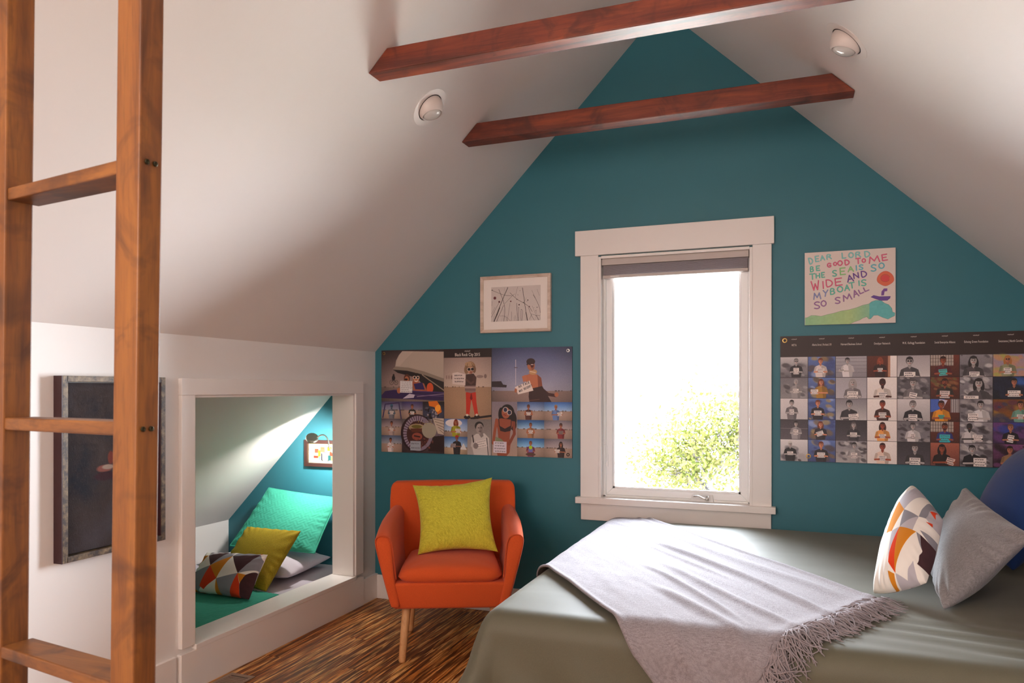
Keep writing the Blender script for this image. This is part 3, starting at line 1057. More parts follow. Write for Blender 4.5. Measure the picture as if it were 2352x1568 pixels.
def scribble(cv, x0, y0, x1, y1, rows, c=(.25, .22, .22), lw=1.4, rot=0.0, rs=NR):
    cx, cy = (x0 + x1) / 2, (y0 + y1) / 2
    for r in range(rows):
        yy = y0 + (r + .6) * (y1 - y0) / (rows + .2)
        x = x0 + (x1 - x0) * (.08 + .06 * rs.rand())
        xe = x1 - (x1 - x0) * (.08 + .2 * rs.rand())
        while x < xe:
            L = (x1 - x0) * (.08 + .12 * rs.rand())
            n = 5
            pts = []
            for k in range(n):
                px = x + L * k / (n - 1); py = yy + (y1 - y0) / (rows + 1) * .28 * (1 if k % 2 else -1) * (.4 + .6 * rs.rand())
                dx, dy = px - cx, py - cy
                pts.append((cx + dx * math.cos(rot) - dy * math.sin(rot), cy + dx * math.sin(rot) + dy * math.cos(rot)))
            cv.line(pts, lw, c, .8)
            x += L + (x1 - x0) * .05

def card(cv, cx, cy, w, h, rot, c=(.86, .82, .79), rows=3, lw=1.3, ink=(.28, .25, .26)):
    P = []
    for sx, sy in ((-1, -1), (1, -1), (1, 1), (-1, 1)):
        dx, dy = sx * w / 2, sy * h / 2
        P.append((cx + dx * math.cos(rot) - dy * math.sin(rot), cy + dx * math.sin(rot) + dy * math.cos(rot)))
    cv.poly(P, c)
    if rows: scribble(cv, cx - w / 2, cy - h / 2, cx + w / 2, cy + h / 2, rows, ink, lw, rot)

def shade(c, k):
    return tuple(min(1, max(0, q * k)) for q in c)

def person(cv, cx, top, s, skin, hair, shirt, cardc=(.86, .82, .79), long_hair=False, rot=0.0, rows=3, card_dx=0.0, bottom=None, cardsz=(1.0, .75), beard=False, glasses=False, arms=True, hat=None, bare=False):
    """half-length figure holding a card; s = head height in pixels"""
    hw = s * .36
    hy = top + s * .5
    sy = top + s * 1.25
    bot = bottom if bottom is not None else top + s * 4
    if long_hair:
        cv.ell(cx, hy + s * .35, hw * 1.5, s * .85, hair)
    cv.poly([(cx - s * .16, hy + s * .2), (cx + s * .16, hy + s * .2), (cx + s * .2, sy + s * .1), (cx - s * .2, sy + s * .1)], shade(skin, .8))
    sw = s * .98
    cv.poly([(cx - s * .22, sy - s * .06), (cx + s * .22, sy - s * .06), (cx + sw * .8, sy + s * .18), (cx + sw, sy + s * .7), (cx + sw * .78, bot), (cx - sw * .78, bot), (cx - sw, sy + s * .7), (cx - sw * .8, sy + s * .18)], shirt)
    cv.poly([(cx + s * .1, sy), (cx + sw * .8, sy + s * .18), (cx + sw, sy + s * .7), (cx + sw * .78, bot), (cx + s * .35, bot)], shade(shirt, .72), .7)
    cv.poly([(cx - s * .18, sy - s * .08), (cx + s * .18, sy - s * .08), (cx, sy + s * .22)], shade(skin, .9))
    cy = sy + s * .95
    if arms:
        for sg in (-1, 1):
            e = (cx + sg * sw * 1.02, cy + s * .25)
            hnd = (cx + card_dx * s + sg * s * cardsz[0] * .55, cy + s * .2)
            cv.line([(cx + sg * sw * .82, sy + s * .4), e], s * .34, shade(shirt, .85) if not bare else skin)
            cv.line([e, hnd], s * .24, skin)
    card(cv, cx + card_dx * s, cy + s * .05, s * 1.25 * cardsz[0], s * 1.15 * cardsz[1], rot, cardc, rows, max(1.0, s * .05))
    if arms:
        for sg in (-1, 1):
            cv.ell(cx + card_dx * s + sg * s * .58 * cardsz[0], cy + s * .22, s * .12, s * .15, shade(skin, .95))
    # head
    cv.ell(cx, hy - s * .06, hw * 1.12, s * .52, hair)
    cv.ell(cx + s * .01, hy + s * .05, hw * .92, s * .44, skin)
    cv.ell(cx + hw * .45, hy + s * .08, hw * .45, s * .36, shade(skin, .78), al=.7)
    cv.ell(cx, hy - s * .36, hw * .98, s * .17, hair)
    for sg in (-1, 1):
        cv.ell(cx + sg * hw * .38, hy, s * .055, s * .04, (.1, .07, .07))
        cv.line([(cx + sg * hw * .2, hy - s * .1), (cx + sg * hw * .6, hy - s * .11)], s * .035, shade(hair, .8))
        if glasses:
            cv.ell(cx + sg * hw * .42, hy, s * .12, s * .09, (.12, .1, .12))
    cv.line([(cx, hy + s * .02), (cx + s * .04, hy + s * .15), (cx - s * .02, hy + s * .16)], s * .03, shade(skin, .6))
    if beard:
        cv.ell(cx, hy + s * .33, hw * .6, s * .18, hair)
    cv.line([(cx - s * .1, hy + s * .26), (cx, hy + s * .29), (cx + s * .11, hy + s * .25)], s * .05, (.62, .25, .22))
    if hat is not None:
        cv.ell(cx, hy - s * .36, hw * 1.1, s * .24, hat)
        cv.line([(cx - hw * 1.2, hy - s * .25), (cx + hw * 1.4, hy - s * .25)], s * .07, hat)

def flat_board(name, x0, x1, z0, z1, thick, front_mat, edge_mat, parent, y_back=D):
    """board on the gable wall with a printed front"""
    y0 = y_back - thick
    bb = B(); bb.box(x0, x1, y0 + 0.0004, y_back - 0.0005, z0, z1)
    pc = np.array(parent.location)
    bb.v = [tuple(np.array(p) - pc) for p in bb.v]
    o1 = bb.obj(name, edge_mat, parent)
    v = np.array([(x0, y0, z0), (x1, y0, z0), (x1, y0, z1), (x0, y0, z1)]) - pc
    return o1, v

def printed(name, v, mat, parent):
    return mesh_obj(name, v, [(0, 1, 2, 3)], mat, parent, False, [(0, 0), (1, 0), (1, 1), (0, 1)])

def text_mesh(name, s, x, z, y, height, mat, parent, sx=0.66, bold=0.012, align='CENTER'):
    cu = bpy.data.curves.new(name, 'FONT')
    cu.body = s; cu.size = 1.0; cu.align_x = align; cu.offset = bold; cu.resolution_u = 2; cu.space_character = 1.06
    to = bpy.data.objects.new(name, cu)
    me = bpy.data.meshes.new_from_object(to)
    bpy.data.objects.remove(to); bpy.data.curves.remove(cu)
    k = height / 0.72
    pc = np.array(parent.location)
    for vt in me.vertices:
        px, pz = vt.co.x * k * sx, vt.co.y * k
        vt.co = (x + px - pc[0], y - pc[1], z + pz - pc[2])
    me.materials.clear(); me.materials.append(mat)
    return link(bpy.data.objects.new(name, me), parent)

def grommet(x, z, y, parent, mat='brass', r=0.010, ri=0.0055):
    bb = B()
    N = 20
    prof = [(r, 0), (r * .92, .0016), (ri * 1.15, .0018), (ri, 0)]
    for rr, h in prof:
        for k in range(N):
            a = 2 * math.pi * k / N
            bb.v.append((x + rr * math.cos(a), y - h, z + rr * math.sin(a)))
    for i in range(3):
        for k in range(N):
            k2 = (k + 1) % N
            bb.f.append((i * N + k, i * N + k2, (i + 1) * N + k2, (i + 1) * N + k))
    pc = np.array(parent.location)
    bb.v = [tuple(np.array(p) - pc) for p in bb.v]
    return bb.obj('grommet', M[mat], parent)

# ---- desert photo collage (left of the window)
W1, H1 = 1400, 714
cv = Canvas(W1, H1, (.1, .08, .08))
PX = lambda u: u * W1
PY = lambda v: v * H1
def sand(x0, y0, x1, y1, sky0, sky1, sd, hor=.55, vig=.25):
    X0, Y0, X1, Y1 = PX(x0), PY(y0), PX(x1), PY(y1)
    ym = Y0 + (Y1 - Y0) * hor
    cv.grad(X0, Y0, X1, ym, sky0, sky1)
    cv.grad(X0, ym, X1, Y1, shade(sd, .95), shade(sd, 1.02))
    cv.speckle(X0, Y0, X1, Y1, .05)
    n = 12
    for k in range(n):
        xx = X0 + (X1 - X0) * NR.rand()
        cv.ell(xx, ym - 1, 3 + 3 * NR.rand(), 4, shade(sd, .5), al=.6)
    # vignette
    xs = np.linspace(-1, 1, int(round(X1)) - int(round(X0)))[None, :]
    ys = np.linspace(-1, 1, int(round(Y1)) - int(round(Y0)))[:, None]
    k = 1 - vig * np.clip(xs ** 2 + ys ** 2 - .3, 0, 2) / 1.7
    cv.a[int(round(Y0)):int(round(Y1)), int(round(X0)):int(round(X1))] *= k[..., None]
SD = (.66, .56, .50); BLU = (.34, .44, .66); PAL = (.68, .68, .72)
TAN = (.66, .40, .28); DRK = (.14, .09, .08)
# dome car, upper left
sand(0, 0, .375, .503, (.30, .24, .24), (.62, .53, .50), (.55, .47, .44), .72, .5)
c = lambda x, y: (135 / 4.8 * 0 + (x - 135) / (2232 - 135) * W1, (y - 130 + (x - 135) * .029) / 1150 * H1)
cv.poly([c(300, 310), c(312, 240), c(345, 180), c(385, 135), c(868, 135), c(868, 430), c(600, 360), c(400, 315)], (.66, .60, .55))
cv.poly([c(345, 180), c(385, 135), c(520, 135), c(420, 230), c(360, 300), c(310, 300)], (.72, .66, .61), .6)
cv.poly([c(272, 335), c(300, 312), c(460, 318), c(640, 358), c(868, 432), c(868, 462), c(620, 392), c(440, 352), c(290, 345)], (.52, .47, .42))
cv.poly([c(276, 345), c(440, 354), c(640, 396), c(868, 470), c(868, 600), c(700, 600), c(560, 430), c(420, 400), c(330, 380)], (.13, .10, .10))
cv.line([c(620, 395), c(700, 450), c(868, 560)], 8, (.55, .48, .42))
cv.ell(*c(440, 440), 24, 30, (.34, .18, .12)); cv.ell(*c(438, 452), 17, 22, TAN); cv.ell(*c(430, 452), 13, 7, DRK); 
cv.poly([c(500, 470), c(640, 490), c(690, 600), c(520, 600)], (.62, .34, .25)); cv.poly([c(520, 500), c(620, 480), c(650, 560), c(540, 560)], (.20, .14, .35))
cv.ell(*c(548, 430), 27, 34, TAN); cv.ell(*c(548, 398), 27, 13, DRK); cv.ell(*c(530, 428), 12, 12, (.85, .78, .72)); cv.ell(*c(568, 428), 12, 12, (.85, .78, .72)); cv.ell(*c(530, 428), 8, 8, DRK); cv.ell(*c(568, 428), 8, 8, DRK)
cv.line([c(532, 465), c(548, 472), c(566, 464)], 6, (.9, .85, .8))
cv.ell(*c(710, 540), 26, 36, (.78, .32, .16)); cv.ell(*c(640, 590), 30, 12, (.6, .3, .2))
cv.poly([c(135, 640), c(180, 590), c(290, 572), c(868, 590), c(868, 675), c(135, 670)], (.20, .13, .30))
cv.line([c(290, 575), c(868, 585)], 5, (.30, .2, .42)); cv.line([c(560, 640), c(868, 600)], 6, (.5, .42, .5)); cv.line([c(500, 625), c(860, 625)], 3, (.42, .33, .5))
cv.ell(*c(345, 580), 16, 20, TAN)
card(cv, *c(432, 535), 96, 82, .02, (.82, .80, .80), 6, 1.6)
cv.poly([c(390, 668), c(470, 610), c(535, 620), c(520, 655)], (.72, .68, .74))
for bx, by in ((258, 490), (312, 490)):
    cv.ell(*c(bx, by), 17, 17, (.32, .26, .25)); cv.ell(*c(bx, by), 14, 14, (.52, .45, .42))
cv.line([c(258, 490), c(280, 450), c(312, 490)], 3, DRK); cv.ell(*c(282, 408), 7, 9, DRK); cv.ell(*c(280, 440), 13, 18, (.12, .10, .12))
# header strip
cv.rect(PX(.349), 0, PX(.601), PY(.083), (.145, .085, .075))
# child
sand(.3505, .083, .6005, .664, (.66, .57, .54), (.74, .66, .60), (.66, .53, .42), .48, .2)
cx_ = lambda x: (x - 135) / 2097 * W1
for k in range(10):
    cv.ell(cx_(900 + 50 * (k % 3)) + 6 * k, c(0, 430)[1] + 8, 5, 14, (.50, .40, .37), al=.7)
cv.ell(*c(1270, 400), 26, 10, (.5, .42, .40), al=.8); cv.ell(*c(1330, 395), 10, 14, (.42, .34, .33), al=.8)
cv.poly([c(1150, 850), c(1395, 808), c(1395, 830), c(1180, 868)], (.14, .10, .10))
cv.poly([c(965, 370), c(1020, 358), c(1110, 380), c(1120, 500), c(965, 490)], (.80, .74, .71))
scribble(cv, *c(975, 375), *c(1100, 480), 3, (.25, .2, .2), 2.6)
cv.poly([c(1115, 575), c(1225, 570), c(1232, 680), c(1252, 815), c(1215, 820), c(1176, 640), c(1155, 815), c(1118, 825), c(1118, 680)], (.72, .19, .11))
cv.poly([c(1176, 575), c(1190, 640), c(1176, 660), c(1160, 640)], (.45, .10, .07))
cv.poly([c(1100, 500), c(1225, 495), c(1222, 570), c(1170, 582), c(1110, 570)], (.52, .42, .40))
cv.line([c(1105, 520), c(1222, 520)], 5, (.7, .62, .58)); cv.line([c(1108, 548), c(1222, 546)], 4, (.34, .26, .25))
cv.poly([c(1115, 380), c(1200, 370), c(1232, 410), c(1225, 500), c(1110, 505)], (.27, .18, .16))
cv.line([c(1120, 440), c(1175, 480), c(1205, 450)], 14, (.36, .25, .22)); cv.ell(*c(1210, 425), 14, 20, (.30, .2, .18))
cv.ell(*c(1163, 300), 39, 38, (.55, .42, .31)); cv.ell(*c(1122, 330), 17, 28, (.52, .40, .30)); cv.ell(*c(1208, 325), 13, 24, (.46, .34, .26)); cv.ell(*c(1150, 268), 30, 15, (.66, .53, .41)); cv.line([c(1135, 262), c(1120, 340)], 3, (.38, .28, .21)); cv.line([c(1180, 258), c(1205, 320)], 3, (.36, .26, .2))
cv.ell(*c(1166, 334), 21, 24, (.70, .50, .40)); cv.ell(*c(1178, 340), 11, 20, (.55, .37, .30), al=.8); cv.ell(*c(1148, 325), 14, 12, (.80, .73, .67)); cv.ell(*c(1186, 322), 13, 12, (.80, .73, .67)); cv.ell(*c(1150, 325), 11, 9.5, DRK); cv.ell(*c(1188, 322), 11, 9.5, DRK)
cv.line([c(1160, 362), c(1180, 361)], 4, (.5, .22, .18))
cv.ell(*c(1130, 845), 24, 13, DRK); cv.ell(*c(1240, 838), 22, 13, DRK); cv.ell(*c(1130, 822), 10, 8, (.8, .76, .7)); cv.ell(*c(1235, 815), 9, 8, (.8, .76, .7))
# laughing man
sand(.603, 0, 1, .498, (.30, .34, .50), (.64, .63, .70), (.62, .52, .49), .80, .4)
cv.line([c(1655, 215), c(1655, 480)], 4, (.78, .74, .76)); cv.line([c(1640, 297), c(1670, 297)], 6, (.4, .36, .4))
cv.poly([c(1400, 450), c(1500, 445), c(1520, 480), c(1560, 485), c(1555, 510), c(1400, 510)], (.20, .15, .16))
cv.poly([c(1740, 385), c(1800, 360), c(1880, 365), c(1920, 400), c(1935, 510), c(1810, 530), c(1760, 440)], (.70, .42, .30))
cv.poly([c(1880, 365), c(1920, 400), c(1935, 510), c(1890, 515)], (.52, .28, .20))
cv.poly([c(1720, 390), c(1760, 370), c(1775, 430), c(1735, 450)], (.72, .44, .32))
cv.line([c(1930, 520), c(1990, 570), c(2070, 580)], 20, (.26, .13, .12)); cv.ell(*c(2075, 570), 14, 15, TAN)
cv.poly([c(1795, 520), c(1930, 485), c(1985, 580), c(2040, 675), c(1800, 668), c(1790, 600)], (.22, .12, .12))
cv.line([c(1800, 640), c(1900, 625)], 4, (.4, .25, .22))
cv.poly([c(1645, 505), c(1800, 430), c(1840, 535), c(1680, 580)], (.86, .80, .77))
for i, ch in enumerate('AH FACK'):
    x, y = c(1690 + i * 17, 498 - i * 8); glyph(cv, ch, x, y, 15, 8, -.42, (.1, .08, .1), 2.2)
for i, ch in enumerate('WAS DECENT?'):
    x, y = c(1695 + i * 12.5, 545 - i * 6.3); glyph(cv, ch, x, y, 13, 6.5, -.42, (.1, .08, .1), 1.9)
cv.ell(*c(1655, 540), 9, 14, TAN); cv.ell(*c(1835, 340), 28, 18, (.72, .55, .38)); cv.line([c(1805, 335), c(1860, 345)], 5, (.85, .75, .66))
cv.ell(*c(1815, 275), 26, 31, TAN); cv.ell(*c(1832, 280), 12, 26, (.50, .28, .20), al=.7); cv.ell(*c(1812, 232), 30, 22, (.20, .11, .11)); cv.line([c(1775, 262), c(1790, 222)], 9, (.18, .10, .10)); cv.ell(*c(1826, 272), 11, 14, (.30, .10, .10)); cv.line([c(1816, 262), c(1836, 262)], 4, (.9, .86, .82))
# small frames, left block
Y3, Y4 = .503, .672
def small(x0, y0, x1, y1, sky0, sky1, shirt, hair, skin=TAN, **kw):
    sand(x0, y0, x1, y1, sky0, sky1, SD, .5, .3)
    hgt = PY(y1) - PY(y0)
    cxm = kw.pop('cx', .5)
    person(cv, PX(x0 + (x1 - x0) * cxm), PY(y0) + hgt * kw.pop('topf', .16), hgt * kw.pop('sf', .22), skin, hair, shirt, bottom=PY(y1) - 1, **kw)
small(0, Y3, .117, Y4, (.36, .33, .48), (.56, .56, .62), (.45, .45, .48), (.22, .40, .48), skin=(.25, .35, .42))
cv.line([(PX(.008), PY(.66)), (PX(.022), PY(.53)), (PX(.10), PY(.515)), (PX(.113), PY(.67))], 9, (.24, .20, .34))
small(.117, Y3, .234, Y4, (.28, .25, .46), (.52, .48, .52), (.22, .20, .18), (.25, .13, .12))
sand(.234, Y3, .352, Y4, (.20, .15, .15), (.24, .26, .36), (.28, .28, .36), .6, .4)
for k in range(26):
    cv.ell(PX(.25 + .07 * NR.rand()), PY(.56 + .1 * NR.rand()), 10 * NR.rand() + 4, 7, [(.55, .50, .52), (.18, .14, .16), (.35, .33, .36), (.10, .08, .10)][k % 4], NR.rand() * 3)
cv.poly([c(690, 690), c(790, 680), c(830, 740), c(845, 800), c(800, 830), c(760, 750), c(700, 740)], (.80, .42, .10))
cv.ell(*c(800, 760), 20, 26, (.95, .62, .2), .5)
small(0, Y4, .117, .836, (.42, .38, .42), (.62, .56, .56), (.66, .58, .56), (.22, .12, .10))
small(0, .836, .117, 1, (.36, .42, .54), (.60, .60, .62), (.84, .78, .78), (.20, .12, .10), cx=.45)
# fisheye costume
sand(.117, Y4, .352, 1, (.55, .50, .50), (.42, .36, .40), (.30, .22, .24), .5, .4)
cv.poly([c(740, 870), c(868, 870), c(868, 1050), c(800, 1040)], (.72, .66, .60))
for k in range(5):
    cv.line([c(750 + k * 18, 880 + k * 30), c(868, 900 + k * 34)], 3, (.35, .28, .26))
cv.poly([c(700, 1080), c(868, 1060), c(868, 1240), c(690, 1240)], (.17, .10, .10))
cv.ell(*c(560, 1050), 128, 132, (.18, .10, .12)); cv.ell(*c(570, 1050), 116, 122, (.50, .44, .50))
for k in range(40):
    a = 1.7 + k * .085
    x, y = c(570, 1050)
    cv.line([(x + 85 * math.cos(a), y + 90 * math.sin(a)), (x + 116 * math.cos(a), y + 120 * math.sin(a))], 3.5, [(.22, .12, .18), (.62, .56, .62)][k % 2])
cv.ell(*c(570, 1060), 88, 92, (.26, .13, .12)); cv.ell(*c(560, 985), 66, 26, (.62, .54, .42)); cv.ell(*c(555, 975), 40, 12, (.40, .36, .14)); cv.poly([c(480, 1000), c(640, 990), c(620, 1030), c(500, 1040)], (.36, .18, .12))
cv.ell(*c(700, 1010), 56, 54, (.60, .57, .50), .3); cv.ell(*c(560, 1085), 40, 26, (.55, .28, .22)); cv.line([c(530, 1080), c(590, 1088)], 10, (.2, .09, .09))
for k in range(46):
    cv.ell(PX(.16 + .13 * NR.rand()), PY(.86 + .1 * NR.rand()), 5, 3.5, [(.44, .22, .20), (.34, .15, .14), (.5, .3, .25)][k % 3], NR.rand() * 3)
for k in range(30):
    cv.ell(PX(.17 + .12 * NR.rand()), PY(.675 + .05 * NR.rand()), 4, 3, [(.6, .5, .3), (.3, .2, .2), (.66, .6, .6)][k % 3], 0)
card(cv, *c(542, 1190), 82, 66, 0, (.60, .62, .66), 2, 1.6)
# middle lower
sand(.352, .664, .476, .833, (.40, .52, .76), (.70, .76, .84), SD, .7, .3)
cv.ell(*c(980, 915), 62, 26, (.84, .80, .80)); cv.rect(*c(895, 930), *c(1080, 960), (.62, .68, .80), .0)
person(cv, c(1005, 0)[0], c(0, 905)[1], 34, TAN, (.45, .16, .08), (.62, .60, .14), long_hair=True, bottom=PY(.833), card_dx=.5)
sand(.352, .833, .476, 1, (.30, .46, .70), (.66, .74, .82), (.72, .62, .52), .62, .3)
cv.poly([c(1050, 1200), c(1090, 1130), c(1125, 1200)], (.8, .78, .76))
person(cv, c(1015, 0)[0], c(0, 1080)[1], 30, (.5, .34, .28), (.62, .14, .10), (.16, .14, .15), bottom=PY(1), card_dx=-.9, hat=(.66, .16, .12), cardc=(.62, .56, .55))
X0, Y0, X1, Y1 = PX(.476), PY(.664), PX(.601), PY(1)
cv.grad(X0, Y0, X1, Y1, (.46, .43, .42), (.64, .60, .58)); cv.speckle(X0, Y0, X1, Y1, .05)
cv.poly([c(1180, 1060), c(1230, 1020), c(1320, 1010), c(1370, 1060), c(1375, 1250), c(1205, 1250), c(1180, 1150)], (.76, .73, .71))
cv.line([c(1200, 1090), c(1190, 1150), c(1260, 1170)], 26, (.72, .69, .67)); cv.line([c(1345, 1060), c(1362, 1240)], 6, (.3, .27, .27))
cv.line([c(1190, 1040), c(1200, 1110)], 9, (.25, .2, .2))
card(cv, *c(1290, 1125), 74, 48, -.22, (.84, .80, .78), 3, 1.4)
cv.ell(*c(1225, 1150), 18, 20, (.50, .46, .45)); cv.poly([c(1245, 1000), c(1300, 990), c(1310, 1040), c(1285, 1060)], (.50, .46, .45))
cv.ell(*c(1262, 935), 32, 30, (.16, .14, .14)); cv.ell(*c(1268, 965), 27, 36, (.60, .55, .53)); cv.ell(*c(1284, 970), 13, 30, (.44, .40, .39), al=.7); cv.line([c(1250, 955), c(1262, 955)], 4, DRK); cv.line([c(1278, 953), c(1292, 953)], 4, DRK); cv.line([c(1260, 992), c(1282, 990)], 4, (.3, .24, .24))
# woman with sunglasses
X0, Y0, X1, Y1 = PX(.603), PY(.498), PX(.732), PY(1)
cv.grad(X0, Y0, X1, Y1, (.50, .46, .50), (.66, .56, .50)); cv.speckle(X0, Y0, X1, Y1, .05)
BR_ = (.56, .29, .20)
cv.ell(*c(1565, 780), 50, 56, (.11, .07, .07)); cv.ell(*c(1590, 850), 50, 66, (.13, .08, .08)); cv.ell(*c(1500, 800), 20, 46, (.12, .08, .08)); cv.ell(*c(1630, 900), 22, 40, (.15, .09, .08))
cv.poly([c(1440, 860), c(1500, 840), c(1600, 850), c(1640, 880), c(1600, 960), c(1590, 1060), c(1600, 1110), c(1590, 1200), c(1540, 1262), c(1465, 1262), c(1440, 1130), c(1470, 1050), c(1460, 950)], BR_)
cv.line([c(1452, 860), c(1432, 980), c(1415, 1110)], 20, (.60, .32, .22)); cv.line([c(1635, 880), c(1640, 1000), c(1585, 1110)], 20, (.50, .25, .17))
cv.poly([c(1480, 920), c(1540, 950), c(1610, 910), c(1600, 970), c(1540, 985), c(1490, 975)], (.18, .09, .10))
cv.line([c(1480, 925), c(1475, 850)], 5, (.18, .09, .1)); cv.line([c(1605, 915), c(1608, 855)], 5, (.18, .09, .1))
cv.poly([c(1440, 1040), c(1500, 1060), c(1540, 1100), c(1560, 1150), c(1440, 1100)], (.48, .50, .38))
cv.ell(*c(1550, 780), 30, 38, (.62, .35, .25)); 
for q in ((1545, 748), (1588, 775)):
    cv.ell(*c(*q), 17, 18, (.80, .73, .70)); cv.ell(*c(*q), 13, 14, (.12, .14, .24))
cv.line([c(1528, 800), c(1552, 808)], 5, (.5, .14, .12))
card(cv, *c(1487, 1150), 94, 76, .02, (.80, .76, .80), 4, 2.0)
# right two columns
small(.732, .498, .866, .664, (.30, .42, .64), (.62, .68, .78), (.34, .18, .16), (.30, .18, .14), beard=False, glasses=True, bare=True, cx=.42)
small(.866, .498, 1, .664, (.26, .46, .76), (.60, .72, .84), (.40, .50, .70), (.60, .45, .32), card_dx=1.0, cx=.42, rot=-.1)
small(.732, .664, .866, .83, (.18, .38, .62), (.62, .74, .84), (.62, .44, .32), (.36, .22, .14), bare=True)
small(.866, .664, 1, .83, (.52, .50, .54), (.66, .60, .60), (.52, .18, .20), (.2, .12, .1), cardc=(.5, .42, .4), glasses=True, cx=.6)
small(.732, .83, .866, 1, (.22, .46, .72), (.56, .74, .86), (.50, .18, .34), (.40, .22, .16), cardc=(.42, .42, .66), rows=0)
cv.ell(PX(.799), PY(.915), 12, 12, (.66, .80, .10)); cv.ell(PX(.799), PY(.978), 34, 10, (.35, .24, .2))
small(.866, .83, 1, 1, (.50, .48, .52), (.66, .60, .60), (.20, .13, .13), (.14, .08, .08), glasses=True, card_dx=-.9, cx=.6, long_hair=True)
for u in (.352, .476, .6015, .732, .866):
    pass
cv.a = np.clip((cv.a - .5) * 1.10 + .52, 0, 1)
M['collage_a'] = print_mat('desert_photo_collage_print', cv, 0.5)

po = tag(empty('poster', (-1.86, D, 1.27)), 'photo collage of desert portraits on the blue wall left of the window', 'poster')
_, v = flat_board('backing', -2.498, -1.220, 0.946, 1.598, 0.008, None, M['poster_edge'], po)
printed('print', v, M['collage_a'], po)
text_mesh('lettering', 'Black Rock City 2015', -1.890, 1.5525, D - 0.0084, 0.0200, M['letter'], po, 0.66, 0.006)
text_mesh('lettering', 'wdydwyd?', -1.890, 1.580, D - 0.0084, 0.0085, M['letter'], po, 0.75, 0.0)
for gx, gz, mm in ((-2.479, 1.578, 'brass'), (-1.245, 1.575, 'steel'), (-1.245, 0.966, 'black_metal')):
    grommet(gx, gz, D - 0.0086, po, mm)

# ---- portrait grid poster (right of the window)
W2, H2 = 1440, 838
PX0, PX1, PZ0, PZ1 = -0.078, 1.048, 0.972, 1.627
cv = Canvas(W2, H2, (.16, .10, .09))
cols = [-.078, .058, .190, .336, .473, .619, .745, .884, 1.030]
rows_ = [1.518, 1.409, 1.301, 1.190, 1.086, .972]
ux = lambda x: (x - PX0) / (PX1 - PX0) * W2
vz = lambda z: (PZ1 - z) / (PZ1 - PZ0) * H2
rp = np.random.RandomState(5)
def busy(X0, Y0, X1, Y1, pal, n=26, big=.25):
    for k in range(n):
        w = (X1 - X0) * big * (.3 + rp.rand()); 
        x = X0 + (X1 - X0) * rp.rand(); y = Y0 + (Y1 - Y0) * rp.rand()
        c_ = pal[rp.randint(len(pal))]
        cv.ell(min(max(x, X0 + w), X1 - w), min(max(y, Y0 + w * .6), Y1 - w * .6), w, w * .6, c_, rp.rand() * .6, .75, soft=max(3.0, w * .35))
GY = [(.30, .28, .30), (.46, .44, .45), (.60, .57, .57), (.20, .18, .19)]
SKG = (.66, .62, .61); HG = (.14, .12, .13)
CARD = (.86, .82, .80)
